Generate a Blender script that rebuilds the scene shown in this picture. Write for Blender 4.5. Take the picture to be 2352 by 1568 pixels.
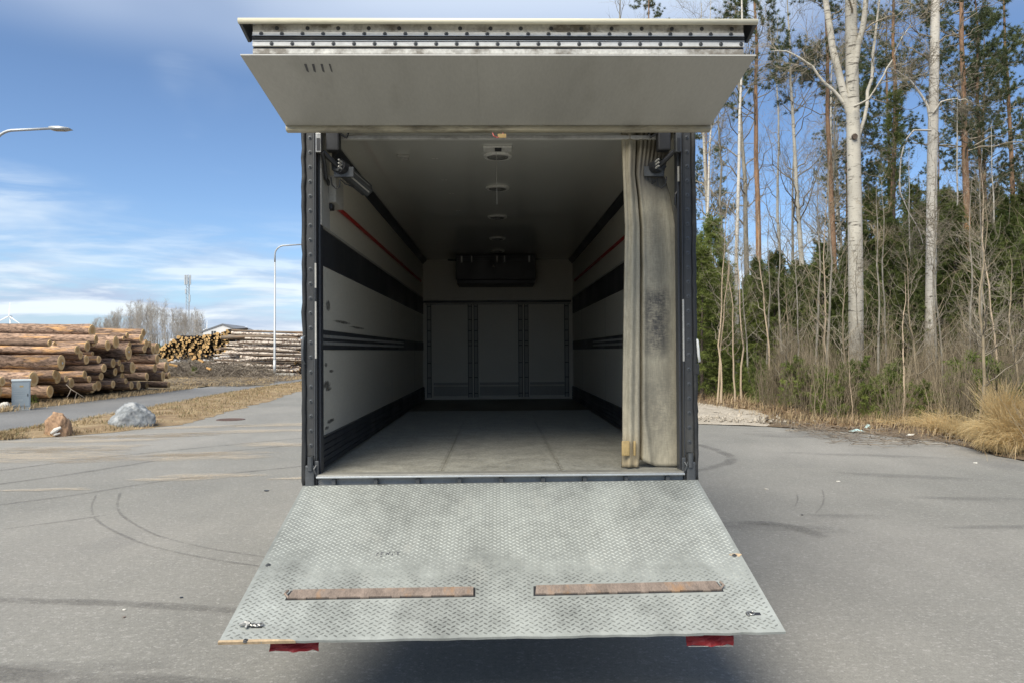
import bpy, bmesh, math, random
import numpy as np
from mathutils import Vector, Matrix, Euler, noise as mnoise

for _o in list(bpy.data.objects):
    bpy.data.objects.remove(_o)
S = bpy.context.scene
COL = S.collection
R = math.radians

# ------------------------------------------------------------------ camera
CAM_Z = 1.8
FPX = 1767.0            # focal length in pixels of a 2352 px wide picture
YAW, PITCH = R(1.13), R(0.68)
cd = bpy.data.cameras.new('camera')
cd.sensor_width = 36.0
cd.lens = FPX / 2352.0 * 36.0
cd.clip_start = 0.05
cd.clip_end = 9000
cam = bpy.data.objects.new('camera', cd)
cam.location = (0, 0, CAM_Z)
cam.rotation_euler = (R(90) + PITCH, 0, -YAW)
COL.objects.link(cam)
S.camera = cam
_CR = Euler((R(90) + PITCH, 0, -YAW)).to_matrix()

# ------------------------------------------------------------------ world, sun, exposure
SUN_DIR = Vector((-0.42, -0.70, 1.0)).normalized()
SUN_EL = math.asin(SUN_DIR.z)
SUN_AZ = math.atan2(SUN_DIR.x, SUN_DIR.y)
SKY_STRENGTH = 0.078
EXPOSURE = 0.80
w = bpy.data.worlds.new('World')
S.world = w
w.use_nodes = True
S.view_settings.view_transform = 'Standard'
S.view_settings.look = 'None'
S.view_settings.gamma = 1
S.view_settings.use_curve_mapping = False
S.view_settings.exposure = EXPOSURE
sl = bpy.data.lights.new('sun', 'SUN')
sl.energy = 3.6
sl.angle = R(44)
sl.color = (1.0, 0.93, 0.79)
sun = bpy.data.objects.new('sun', sl)
sun.rotation_euler = SUN_DIR.to_track_quat('Z', 'Y').to_euler()
sun.location = (0, 0, 60)
COL.objects.link(sun)
S.cycles.use_denoising = True
S.cycles.max_bounces = 10
S.cycles.diffuse_bounces = 5
S.cycles.transparent_max_bounces = 16
S.cycles.caustics_reflective = False
S.cycles.caustics_refractive = False


class NT:
    """small node-tree helper"""
    def __init__(self, nt):
        self.nt = nt

    def n(self, typ, ins=None, out=0, **props):
        nd = self.nt.nodes.new(typ)
        for k, v in props.items():
            setattr(nd, k, v)
        for k, v in (ins or {}).items():
            s = nd.inputs[k]
            if isinstance(v, bpy.types.NodeSocket):
                self.nt.links.new(v, s)
            else:
                s.default_value = v
        return nd.outputs[out] if len(nd.outputs) > out else None

    def math(self, op, a, b=0.0, c=0.0, clamp=False):
        return self.n('ShaderNodeMath', {0: a, 1: b, 2: c}, operation=op, use_clamp=clamp)

    def mix(self, f, a, b, blend='MIX'):
        nd = self.nt.nodes.new('ShaderNodeMix')
        nd.data_type = 'RGBA'
        nd.blend_type = blend
        nd.clamp_factor = True
        for i, v in ((0, f), (6, a), (7, b)):
            s = nd.inputs[i]
            if isinstance(v, bpy.types.NodeSocket):
                self.nt.links.new(v, s)
            else:
                s.default_value = (tuple(v) + (1,))[:4] if isinstance(v, (tuple, list)) else v
        return nd.outputs[2]

    def ramp(self, f, stops):
        nd = self.nt.nodes.new('ShaderNodeValToRGB')
        self.nt.links.new(f, nd.inputs[0])
        cr = nd.color_ramp
        while len(cr.elements) < len(stops):
            cr.elements.new(0.5)
        for e, (p, c) in zip(cr.elements, stops):
            e.position = p
            e.color = (c, c, c, 1) if not isinstance(c, tuple) else (tuple(c) + (1,))[:4]
        return nd.outputs[0]

    def noise(self, vec, scale, detail=4, rough=0.55, out=0, dist=0.0):
        return self.n('ShaderNodeTexNoise', {'Vector': vec, 'Scale': scale, 'Detail': detail,
                                             'Roughness': rough, 'Distortion': dist}, out)

    def mapr(self, v, a, b, c=0.0, d=1.0, smooth=False):
        nd = self.nt.nodes.new('ShaderNodeMapRange')
        nd.interpolation_type = 'SMOOTHSTEP' if smooth else 'LINEAR'
        self.nt.links.new(v, nd.inputs[0])
        for i, x in ((1, a), (2, b), (3, c), (4, d)):
            nd.inputs[i].default_value = x
        return nd.outputs[0]

    def stretch(self, vec, s, loc=(0, 0, 0), rot=(0, 0, 0)):
        return self.n('ShaderNodeMapping', {'Vector': vec, 'Scale': s, 'Location': loc, 'Rotation': rot})


# sky: Nishita daylight with thin cirrus and a low bank of cloud
def build_sky():
    nt = w.node_tree
    nt.nodes.clear()
    N = NT(nt)
    sky = N.n('ShaderNodeTexSky', sky_type='NISHITA', sun_disc=False, sun_elevation=SUN_EL,
              sun_rotation=SUN_AZ, altitude=50, air_density=1.0, dust_density=0.6, ozone_density=1.6)
    d = N.n('ShaderNodeTexCoord')          # Generated = direction for a world
    sep = nt.nodes.new('ShaderNodeSeparateXYZ')
    nt.links.new(d, sep.inputs[0])
    x, y, z = sep.outputs
    zc = N.math('MAXIMUM', z, 0.015)
    # cloud layer seen in perspective: direction divided by height
    px = N.math('DIVIDE', x, N.math('ADD', zc, 0.10))
    py = N.math('DIVIDE', y, N.math('ADD', zc, 0.10))
    cv = N.n('ShaderNodeCombineXYZ', {0: px, 1: py, 2: 0.0})
    big = N.noise(N.stretch(cv, (0.55, 0.40, 1), (6.85, 3.9, 0)), 1.0, 5, 0.52, dist=0.4)
    wisp = N.noise(N.stretch(cv, (0.6, 1.1, 1), (9.70, 5.41, 0), (0, 0, R(34))), 1.5, 7, 0.62, dist=1.2)
    cir = N.math('MULTIPLY', N.mapr(big, 0.52, 0.74, smooth=True), N.mapr(wisp, 0.30, 0.66, smooth=True))
    hz = N.noise(N.stretch(cv, (0.5, 0.5, 1), (2.2, 0.4, 0)), 1.0, 4, 0.5)
    veil = N.math('MULTIPLY', N.mapr(z, 0.31, 0.43, smooth=True), N.mapr(hz, 0.34, 0.58, smooth=True))
    cir = N.math('MAXIMUM', cir, N.math('MULTIPLY', veil, 0.95))
    # low bank: streaks stretched along the horizon
    az = N.math('ARCTAN2', x, y)
    lv = N.n('ShaderNodeCombineXYZ', {0: N.math('MULTIPLY', az, 4.0), 1: N.math('MULTIPLY', z, 26.0), 2: 0.0})
    lowb = N.noise(lv, 1.3, 6, 0.55, dist=0.3)
    band = N.math('MULTIPLY', N.mapr(z, 0.0, 0.03, smooth=True), N.mapr(z, 0.18, 0.05, smooth=True))
    low = N.math('MULTIPLY', N.mapr(lowb, 0.36, 0.58, smooth=True), band)
    lv2 = N.stretch(lv, (1, 1, 1), (0.0, -0.35, 0))
    lowb2 = N.noise(lv2, 1.3, 6, 0.55, dist=0.3)
    shade = N.mapr(N.math('SUBTRACT', lowb, lowb2), -0.10, 0.10)
    tint = N.mix(N.mapr(z, 0.08, 0.32), (0.80, 0.96, 1.20), (0.80, 0.90, 1.04))
    tint = N.mix(N.mapr(z, 0.0, 0.07), (0.72, 0.90, 1.42), tint)
    skyc = N.mix(1.0, sky, tint, 'MULTIPLY')
    whit = N.mix(N.mapr(z, 0.0, 0.3), (5.4, 6.6, 7.6), (5.6, 6.4, 7.6))
    lowc = N.mix(shade, (3.9, 4.6, 6.0), (7.0, 7.6, 8.1))
    c = N.mix(N.math('MULTIPLY', cir, 0.92), skyc, whit)
    c = N.mix(N.math('MULTIPLY', low, 0.92), c, lowc)
    bg = N.n('ShaderNodeBackground', {'Color': c, 'Strength': SKY_STRENGTH})
    N.n('ShaderNodeOutputWorld', {'Surface': bg})


build_sky()


# ------------------------------------------------------------------ pixel helpers (2352 x 1568 picture)
def ray(px, py):
    return _CR @ Vector(((px - 1176) / FPX, -(py - 784) / FPX, -1.0))


def at(px, py, Y):
    d = ray(px, py)
    return Vector((0, 0, CAM_Z)) + d * (Y / d.y)


def gr(px, py, z=0.0):
    d = ray(px, py)
    return Vector((0, 0, CAM_Z)) + d * ((z - CAM_Z) / d.z)


# ------------------------------------------------------------------ object helpers
def tag(o, label=None, cat=None, group=None, kind=None):
    if label: o['label'] = label
    if cat: o['category'] = cat
    if group: o['group'] = group
    if kind: o['kind'] = kind
    return o


def empty(name, loc, rot=(0, 0, 0), label=None, cat=None, group=None):
    o = bpy.data.objects.new(name, None)
    o.empty_display_size = 0.2
    o.location = loc
    o.rotation_euler = rot
    COL.objects.link(o)
    return tag(o, label, cat, group)


def link(name, me, parent=None, loc=None, rot=None, scale=None):
    o = bpy.data.objects.new(name, me)
    COL.objects.link(o)
    if parent is not None: o.parent = parent
    if loc is not None: o.location = loc
    if rot is not None: o.rotation_euler = rot
    if scale is not None: o.scale = scale if isinstance(scale, (tuple, list)) else (scale,) * 3
    return o


def copy_tree(o, parent=None):
    c = o.copy()
    COL.objects.link(c)
    if parent is not None: c.parent = parent
    for ch in list(o.children):
        copy_tree(ch, c)
    return c


class MB:
    """collects primitives and links them as one mesh object"""
    def __init__(self):
        self.v, self.f, self.mi, self.sm = [], [], [], []
        self.cur = 0
        self.smooth = False

    def add(self, vs, fs, M=None):
        b = len(self.v)
        for p in vs:
            p = Vector(p)
            self.v.append(tuple(M @ p if M is not None else p))
        for f in fs:
            self.f.append(tuple(i + b for i in f))
            self.mi.append(self.cur)
            self.sm.append(self.smooth)
        return self

    def box(self, x0, x1, y0, y1, z0, z1, M=None):
        vs = [(x, y, z) for z in (z0, z1) for y in (y0, y1) for x in (x0, x1)]
        fs = [(0, 2, 3, 1), (4, 5, 7, 6), (0, 1, 5, 4), (2, 6, 7, 3), (0, 4, 6, 2), (1, 3, 7, 5)]
        return self.add(vs, fs, M)

    def bbox(self, x0, x1, y0, y1, z0, z1, b=0.006, M=None):
        """box with chamfered edges"""
        bm = bmesh.new()
        bmesh.ops.create_cube(bm, size=1.0)
        for v in bm.verts:
            v.co = Vector((x0 + (v.co.x + .5) * (x1 - x0), y0 + (v.co.y + .5) * (y1 - y0), z0 + (v.co.z + .5) * (z1 - z0)))
        b = min(b, 0.45 * min(x1 - x0, y1 - y0, z1 - z0))
        bmesh.ops.bevel(bm, geom=bm.edges[:], offset=b, segments=2, profile=0.6, affect='EDGES')
        bm.verts.index_update()
        vs = [v.co.copy() for v in bm.verts]
        fs = [[v.index for v in f.verts] for f in bm.faces]
        bm.free()
        return self.add(vs, fs, M)

    def tube(self, pts, r, n=8, cap=True):
        pts = [Vector(p) for p in pts]
        rs = r if isinstance(r, (list, tuple)) else [r] * len(pts)
        vs, fs = [], []
        u = None
        for i, p in enumerate(pts):
            t = (pts[min(i + 1, len(pts) - 1)] - pts[max(i - 1, 0)]).normalized()
            if u is None:
                u = t.orthogonal().normalized()
            u = (u - t * u.dot(t))
            u = u.normalized() if u.length > 1e-6 else t.orthogonal().normalized()
            vv = t.cross(u)
            for k in range(n):
                a = 2 * math.pi * k / n
                vs.append(p + (u * math.cos(a) + vv * math.sin(a)) * rs[i])
        for i in range(len(pts) - 1):
            for k in range(n):
                a, b = i * n + k, i * n + (k + 1) % n
                fs.append((a, b, b + n, a + n))
        if cap:
            fs.append(tuple(range(n))[::-1])
            fs.append(tuple(range((len(pts) - 1) * n, len(pts) * n)))
        return self.add(vs, fs)

    def cyl(self, p0, p1, r, n=12, r1=None):
        return self.tube([p0, p1], [r, r if r1 is None else r1], n)

    def prism(self, poly, y0, y1, axis='y', M=None):
        """poly: (a, b) outline; extruded along axis"""
        n = len(poly)
        def P(a, b, t):
            return (a, t, b) if axis == 'y' else ((t, a, b) if axis == 'x' else (a, b, t))
        vs = [P(a, b, y0) for a, b in poly] + [P(a, b, y1) for a, b in poly]
        fs = [tuple(range(n)), tuple(range(2 * n - 1, n - 1, -1))]
        fs += [(i, i + n, (i + 1) % n + n, (i + 1) % n) for i in range(n)]
        return self.add(vs, fs, M)

    def lathe(self, prof, n=24, M=None):
        vs, fs = [], []
        for r, z in prof:
            for k in range(n):
                a = 2 * math.pi * k / n
                vs.append((r * math.cos(a), r * math.sin(a), z))
        for i in range(len(prof) - 1):
            for k in range(n):
                a, b = i * n + k, i * n + (k + 1) % n
                fs.append((a, b, b + n, a + n))
        return self.add(vs, fs, M)

    def mesh(self, name, mats):
        me = bpy.data.meshes.new(name)
        me.from_pydata(self.v, [], self.f)
        for m in (mats if isinstance(mats, (list, tuple)) else [mats]):
            me.materials.append(m)
        me.polygons.foreach_set('material_index', self.mi)
        me.polygons.foreach_set('use_smooth', self.sm)
        bm = bmesh.new()
        bm.from_mesh(me)
        bmesh.ops.recalc_face_normals(bm, faces=bm.faces)
        bm.to_mesh(me)
        bm.free()
        me.update()
        return me

    def build(self, name, mats, parent=None, **kw):
        return link(name, self.mesh(name, mats), parent, **kw)


def np_mesh(name, chunks, mats, smooth=False):
    """chunks: list of (verts (n,3), faces (m,k), material index)"""
    V, L, LS, MI = [], [], [], []
    base = 0
    for vs, fs, mi in chunks:
        if len(fs) == 0: continue
        V.append(vs)
        L.append((fs + base).ravel())
        LS.append(np.full(len(fs), fs.shape[1], np.int32))
        MI.append(np.full(len(fs), mi, np.int32))
        base += len(vs)
    V = np.concatenate(V).astype(np.float32)
    L = np.concatenate(L).astype(np.int32)
    LS = np.concatenate(LS)
    MI = np.concatenate(MI)
    me = bpy.data.meshes.new(name)
    me.vertices.add(len(V))
    me.vertices.foreach_set('co', V.ravel())
    me.loops.add(len(L))
    me.loops.foreach_set('vertex_index', L)
    me.polygons.add(len(LS))
    me.polygons.foreach_set('loop_start', np.concatenate([[0], np.cumsum(LS)[:-1]]).astype(np.int32))
    me.polygons.foreach_set('material_index', MI)
    if smooth:
        me.polygons.foreach_set('use_smooth', np.ones(len(LS), bool))
    for m in (mats if isinstance(mats, (list, tuple)) else [mats]):
        me.materials.append(m)
    me.update(calc_edges=True)
    return me


# ------------------------------------------------------------------ materials
def new_mat(name):
    m = bpy.data.materials.new(name)
    m.use_nodes = True
    nt = m.node_tree
    nt.nodes.clear()
    N = NT(nt)
    return m, N


def finish(N, col, rough=0.6, metal=0.0, bump=None, bstr=0.3, bdist=0.01, spec=0.5, alpha=None, transl=None):
    ins = {'Base Color': col if isinstance(col, bpy.types.NodeSocket) else (tuple(col) + (1,))[:4],
           'Roughness': rough, 'Metallic': metal, 'Specular IOR Level': spec}
    if alpha is not None: ins['Alpha'] = alpha
    if bump is not None:
        ins['Normal'] = N.n('ShaderNodeBump', {'Height': bump, 'Strength': bstr, 'Distance': bdist})
    b = N.n('ShaderNodeBsdfPrincipled', ins)
    if transl is not None:
        t = N.n('ShaderNodeBsdfTranslucent', {'Color': col if isinstance(col, bpy.types.NodeSocket) else (tuple(col) + (1,))[:4]})
        b = N.n('ShaderNodeMixShader', {0: transl, 1: b, 2: t})
    N.n('ShaderNodeOutputMaterial', {'Surface': b})


def oc(N):
    return N.n('ShaderNodeTexCoord', out=3)


def simple(name, col, rough=0.6, metal=0.0, var=0.2, scale=4.0, fine=70.0, fvar=0.12, bstr=0.15, stretch=(1, 1, 1),
           dirt=None, dirt_lo=0.55, dirt_hi=0.75, dscale=2.5, spec=0.5, objvar=0.0, rvar=0.1):
    m, N = new_mat(name)
    v = N.stretch(oc(N), stretch)
    a = N.noise(v, scale, 5)
    b = N.noise(v, fine, 3)
    f = N.math('ADD', N.mapr(a, 0.12, 0.88, 1 - 1.5 * var, 1 + 1.5 * var), N.mapr(b, 0.3, 0.7, -fvar, fvar))
    if objvar:
        rnd = N.n('ShaderNodeObjectInfo', out=5)
        f = N.math('MULTIPLY', f, N.mapr(rnd, 0, 1, 1 - objvar, 1 + objvar))
    c = N.n('ShaderNodeVectorMath', {0: tuple(col), 1: N.n('ShaderNodeCombineXYZ', {0: f, 1: f, 2: f})}, operation='MULTIPLY')
    if dirt is not None:
        dn = N.noise(N.stretch(oc(N), stretch, (3, 7, 1)), dscale, 7, 0.65)
        c = N.mix(N.mapr(dn, dirt_lo, dirt_hi), c, dirt)
    r = N.mapr(a, 0.3, 0.7, max(0.02, rough - rvar), min(1, rough + rvar))
    finish(N, c, r, metal, b, bstr, 0.004, spec)
    return m


def mat_asphalt(name, base, warm, light=0.10):
    m, N = new_mat(name)
    v = oc(N)
    big = N.noise(v, 0.16, 5, 0.55)
    mid = N.noise(N.stretch(v, (1, 0.45, 1)), 0.9, 6, 0.62)
    grit = N.noise(v, 95.0, 3, 0.7)
    grit2 = N.noise(v, 24.0, 5, 0.75)
    vor = N.n('ShaderNodeTexVoronoi', {'Vector': v, 'Scale': 70.0, 'Randomness': 1.0}, 1)
    sepv = N.n('ShaderNodeSeparateColor', {0: vor})
    f = N.math('ADD', N.mapr(big, 0.3, 0.7, 0.86, 1.12), N.mapr(mid, 0.3, 0.7, -0.10, 0.10))
    f = N.math('ADD', f, N.mapr(grit, 0.25, 0.75, -0.26, 0.26))
    f = N.math('ADD', f, N.mapr(grit2, 0.3, 0.7, -0.17, 0.17))
    c = N.mix(N.mapr(big, 0.35, 0.65), base, warm)
    c = N.n('ShaderNodeVectorMath', {0: c, 1: N.n('ShaderNodeCombineXYZ', {0: f, 1: f, 2: f})}, operation='MULTIPLY')
    vor2 = N.n('ShaderNodeSeparateColor', {0: N.n('ShaderNodeTexVoronoi', {'Vector': N.stretch(v, (1, 1.5, 1)), 'Scale': 27.0, 'Randomness': 1.0}, 1)})
    stone = N.math('MAXIMUM', N.mapr(sepv, 0.90, 0.985), N.math('MULTIPLY', N.mapr(vor2, 0.965, 0.975), N.mapr(grit, 0.42, 0.55)))
    c = N.mix(N.math('MULTIPLY', stone, 0.26), c, (0.50, 0.485, 0.46))
    dk = N.mapr(N.noise(N.stretch(v, (0.5, 0.25, 1), (4, 9, 0)), 0.8, 6, 0.6), 0.60, 0.74)
    c = N.mix(N.math('MULTIPLY', dk, 0.35), c, (0.07, 0.07, 0.075))
    # worn streaks across the traffic direction
    st = N.mapr(N.noise(N.stretch(v, (0.22, 2.4, 1), (1, 2, 0), (0, 0, R(-14))), 1.3, 5, 0.6), 0.58, 0.78)
    c = N.mix(N.math('MULTIPLY', st, light), c, (0.34, 0.31, 0.27))
    finish(N, c, N.mapr(mid, 0.3, 0.7, 0.78, 0.92), 0, N.math('ADD', grit, N.math('MULTIPLY', grit2, 0.7)), 0.55, 0.006, 0.35)
    return m


def mat_overlay(name, col, dens, scale, stretch=(1, 1, 1), lo=0.40, hi=0.62, soft=True):
    """thin stain or dusting: uses a vertex attribute 'edge' that falls to 0 at its border"""
    m, N = new_mat(name)
    v = oc(N)
    e = N.n('ShaderNodeAttribute', attribute_name='edge', out=2)
    n1 = N.noise(N.stretch(v, stretch), scale, 8, 0.72, dist=0.5)
    n2 = N.noise(v, 34.0, 4, 0.75)
    n3 = N.noise(N.stretch(v, stretch, (5, 9, 0)), scale * 3.7, 6, 0.7)
    k = N.math('ADD', N.math('MULTIPLY', n1, 0.62), N.math('MULTIPLY', n3, 0.38))
    k = N.math('ADD', k, N.math('MULTIPLY', N.math('SUBTRACT', e, 0.5), 0.22))
    a = N.math('MULTIPLY', N.mapr(k, lo, hi, 0, 1, smooth=True), N.mapr(e, 0.0, 0.55, smooth=True))
    a = N.math('MULTIPLY', a, N.mapr(n2, 0.28, 0.68, 0.25 * dens, dens))
    finish(N, col, 0.9, 0, None, alpha=a, spec=0.2)
    return m


def mat_soil(name, c1, c2, c3, scale=1.2, bstr=0.7, fine=40.0):
    m, N = new_mat(name)
    v = oc(N)
    a = N.noise(v, scale, 7, 0.65)
    b = N.noise(v, fine, 5, 0.7)
    c = N.mix(N.mapr(a, 0.35, 0.62), c1, c2)
    c = N.mix(N.mapr(b, 0.50, 0.68), c, c3)
    finish(N, c, 0.92, 0, N.math('ADD', a, b), bstr, 0.04, 0.2)
    return m


def mat_bark(name, c1, c2, c3=None, sc=(1, 1, 0.25), scale=9.0, bstr=0.8, axis_mix=None, objvar=0.15, lo=0.35, hi=0.62):
    m, N = new_mat(name)
    v = N.stretch(oc(N), sc)
    a = N.noise(v, scale, 6, 0.65, dist=0.6)
    b = N.noise(v, scale * 5, 4, 0.7)
    c = N.mix(N.mapr(a, lo, hi), c1, c2)
    if c3 is not None:
        p = N.noise(N.stretch(oc(N), (1, 1, sc[2] * 0.45), (9, 2, 5)), scale * 0.32, 5, 0.6)
        c = N.mix(N.mapr(p, 0.56, 0.66), c, c3)
    rnd = N.n('ShaderNodeObjectInfo', out=5)
    f = N.math('ADD', N.mapr(rnd, 0, 1, 1 - objvar, 1 + objvar), N.mapr(b, 0.3, 0.7, -0.22, 0.22))
    c = N.n('ShaderNodeVectorMath', {0: c, 1: N.n('ShaderNodeCombineXYZ', {0: f, 1: f, 2: f})}, operation='MULTIPLY')
    finish(N, c, 0.88, 0, N.math('ADD', a, N.math('MULTIPLY', b, 0.35)), bstr, 0.03, 0.2)
    return m


def mat_birch(name, pale, dark, vaxis=2, amount=0.60, low_dark=True, scale=5.0, vs=4.5):
    """pale bark with dark dashes across the trunk, darker towards the foot"""
    m, N = new_mat(name)
    o = oc(N)
    s = [1.0, 1.0, 1.0]
    s[vaxis] = vs
    a = N.noise(N.stretch(o, tuple(s)), scale, 5, 0.62, dist=0.5)
    s2 = [2.2, 2.2, 2.2]
    s2[vaxis] = vs * 2.7
    b = N.noise(N.stretch(o, tuple(s2)), scale * 1.6, 4, 0.6)
    g = N.noise(o, 1.1, 5, 0.6)
    c = N.mix(N.mapr(g, 0.35, 0.7), pale, tuple(x * 0.72 for x in pale))
    c = N.mix(N.math('MULTIPLY', N.mapr(b, 0.60, 0.70), 0.7), c, dark)
    t = N.mapr(a, amount, amount + 0.08)
    if low_dark:
        sep = N.n('ShaderNodeSeparateXYZ', {0: o}, 2)
        t = N.math('MAXIMUM', t, N.math('MULTIPLY', N.mapr(N.math('ADD', sep, N.math('MULTIPLY', g, 2.0)), 5.6, 2.2, 0, 0.85), N.mapr(N.noise(o, 3.0, 6, 0.7), 0.32, 0.60)))
    c = N.mix(N.math('MULTIPLY', t, 0.9), c, dark)
    rnd = N.n('ShaderNodeObjectInfo', out=5)
    f = N.mapr(rnd, 0, 1, 0.85, 1.1)
    c = N.n('ShaderNodeVectorMath', {0: c, 1: N.n('ShaderNodeCombineXYZ', {0: f, 1: f, 2: f})}, operation='MULTIPLY')
    finish(N, c, 0.75, 0, N.math('ADD', a, b), 0.4, 0.012, 0.25)
    return m


def mat_log_end(name, sap, heart, dark):
    """sawn end: local disc in the xy plane, rings round z"""
    m, N = new_mat(name)
    o = oc(N)
    nz = N.noise(o, 3.0, 4, 0.6)
    sep = nt_sep(N, o)
    r = N.math('SQRT', N.math('ADD', N.math('MULTIPLY', sep[0], sep[0]), N.math('MULTIPLY', sep[1], sep[1])))
    r2 = N.math('ADD', r, N.math('MULTIPLY', N.math('SUBTRACT', nz, 0.5), 0.16))
    ring = N.math('SINE', N.math('MULTIPLY', r2, 95.0))
    c = N.mix(N.mapr(r2, 0.45, 0.62, smooth=True), heart, sap)
    c = N.mix(N.mapr(ring, 0.2, 1.0, 0, 0.32), c, dark)
    ang = N.n('ShaderNodeMath', {0: sep[1], 1: sep[0]}, operation='ARCTAN2')
    cr = N.noise(N.n('ShaderNodeCombineXYZ', {0: N.math('MULTIPLY', ang, 3.0), 1: N.math('MULTIPLY', r, 0.8), 2: 0.0}), 2.2, 4, 0.6)
    c = N.mix(N.math('MULTIPLY', N.mapr(cr, 0.62, 0.70), 0.5), c, dark)
    c = N.mix(N.mapr(N.noise(o, 2.0, 5, 0.6), 0.5, 0.75, 0, 0.45), c, tuple(x * .6 for x in sap))
    rnd = N.n('ShaderNodeObjectInfo', out=5)
    f = N.mapr(rnd, 0, 1, 0.78, 1.12)
    c = N.n('ShaderNodeVectorMath', {0: c, 1: N.n('ShaderNodeCombineXYZ', {0: f, 1: f, 2: f})}, operation='MULTIPLY')
    finish(N, c, 0.8, 0, ring, 0.12, 0.01, 0.25)
    return m


def nt_sep(N, vec):
    nd = N.nt.nodes.new('ShaderNodeSeparateXYZ')
    N.nt.links.new(vec, nd.inputs[0])
    return nd.outputs


def mat_leaf(name, c1, c2, scale=1.3, tl=0.25, objvar=0.18):
    m, N = new_mat(name)
    o = oc(N)
    a = N.noise(o, scale, 4, 0.6)
    b = N.noise(o, scale * 9, 2, 0.6)
    c = N.mix(N.mapr(N.math('ADD', N.math('MULTIPLY', a, 0.6), N.math('MULTIPLY', b, 0.4)), 0.36, 0.64), c1, c2)
    rnd = N.n('ShaderNodeObjectInfo', out=5)
    f = N.mapr(rnd, 0, 1, 1 - objvar, 1 + objvar)
    c = N.n('ShaderNodeVectorMath', {0: c, 1: N.n('ShaderNodeCombineXYZ', {0: f, 1: f, 2: f})}, operation='MULTIPLY')
    finish(N, c, 0.6, 0, None, transl=tl, spec=0.25)
    return m


M = {}
M['asphalt'] = mat_asphalt('asphalt', (0.195, 0.192, 0.174), (0.222, 0.212, 0.193))
M['asphalt_path'] = mat_asphalt('asphalt path', (0.150, 0.150, 0.150), (0.165, 0.164, 0.16), 0.06)
M['tyre'] = mat_overlay('tyre rubber marks', (0.105, 0.10, 0.097), 0.44, 1.5, (1, 1, 1), 0.36, 0.72)
M['sawdust'] = mat_overlay('sawdust', (0.50, 0.43, 0.335), 0.72, 1.7, (0.9, 2.0, 1), 0.43, 0.66)
M['damp'] = mat_overlay('damp patch', (0.14, 0.137, 0.133), 0.42, 0.8, (0.6, 1.6, 1), 0.40, 0.80)
M['smudge'] = mat_overlay('rubbed black smudge', (0.03, 0.03, 0.032), 0.85, 9.0, (1, 1, 2.0), 0.34, 0.62)
M['soil'] = mat_soil('open ground', (0.13, 0.10, 0.065), (0.20, 0.165, 0.10), (0.10, 0.085, 0.05))
M['verge'] = mat_soil('verge turf', (0.21, 0.145, 0.085), (0.36, 0.28, 0.17), (0.19, 0.115, 0.065), 1.3)
M['slash'] = mat_soil('slash ground', (0.16, 0.125, 0.08), (0.27, 0.215, 0.13), (0.33, 0.26, 0.16), 1.0)
M['forest_floor'] = mat_soil('forest floor', (0.085, 0.062, 0.045), (0.17, 0.125, 0.08), (0.24, 0.18, 0.12), 1.4, 0.9, 22)
M['gravel'] = mat_soil('gravel', (0.34, 0.305, 0.25), (0.43, 0.385, 0.32), (0.20, 0.175, 0.14), 1.8, 0.9, 16)
M['straw'] = mat_leaf('straw', (0.80, 0.64, 0.36), (0.90, 0.77, 0.50), 2.0, 0.58)
M['straw_verge'] = mat_leaf('verge straw', (0.30, 0.205, 0.11), (0.52, 0.41, 0.245), 0.8, 0.2)
M['dead_leaf'] = mat_leaf('dead leaves', (0.12, 0.075, 0.045), (0.30, 0.21, 0.13), 3.0, 0.1)
M['grass'] = mat_leaf('green grass', (0.06, 0.08, 0.025), (0.14, 0.14, 0.05), 2.0, 0.2)
M['pine_bark_log'] = mat_bark('pine log bark', (0.075, 0.052, 0.040), (0.42, 0.285, 0.205), (0.62, 0.36, 0.165), (1, 1, 7), 3.2, 0.9, objvar=0.28)
M['log_end'] = mat_log_end('sawn pine', (0.70, 0.48, 0.235), (0.56, 0.33, 0.135), (0.38, 0.20, 0.08))
M['small_end'] = mat_log_end('sawn small wood', (0.62, 0.42, 0.19), (0.52, 0.31, 0.125), (0.40, 0.24, 0.10))
M['birch_log'] = mat_birch('birch log bark', (0.66, 0.585, 0.50), (0.12, 0.07, 0.05), 2, 0.48, False, 0.8, 34.0)
M['pole_log'] = mat_bark('grey log bark', (0.10, 0.075, 0.055), (0.27, 0.22, 0.17), (0.30, 0.16, 0.085), (1, 1, 0.3), 8, 0.6)
M['small_bark'] = mat_bark('small log bark', (0.03, 0.022, 0.016), (0.08, 0.06, 0.045), None, (1, 1, .3), 8, .5)
M['aspen'] = mat_birch('aspen bark', (0.53, 0.50, 0.43), (0.075, 0.065, 0.055), 2, 0.575, True, 2.6)
M['birch'] = mat_birch('birch bark', (0.62, 0.585, 0.52), (0.085, 0.075, 0.06), 2, 0.575, True, 3.2)
M['birch_young'] = mat_birch('young birch bark', (0.52, 0.41, 0.29), (0.15, 0.10, 0.06), 2, 0.63, False, 7.0)
M['grey_bark'] = mat_bark('grey bark', (0.15, 0.135, 0.11), (0.29, 0.27, 0.225), None, (1, 1, 0.3), 10, 0.5)
M['pine_bark'] = mat_bark('pine bark', (0.13, 0.085, 0.06), (0.30, 0.185, 0.115), (0.36, 0.19, 0.09), (1, 1, 0.3), 7, 0.8)
M['spruce_bark'] = mat_bark('spruce bark', (0.07, 0.055, 0.045), (0.16, 0.125, 0.10), None, (1, 1, .4), 8, .6)
M['twig'] = mat_bark('bare twigs', (0.175, 0.15, 0.115), (0.33, 0.29, 0.225), None, (1, 1, 1), 1.5, 0.1, objvar=0.25)
M['twig_brown'] = mat_bark('brown twigs', (0.145, 0.115, 0.075), (0.29, 0.24, 0.165), None, (1, 1, 1), 1.2, 0.1, objvar=0.3)
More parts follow.
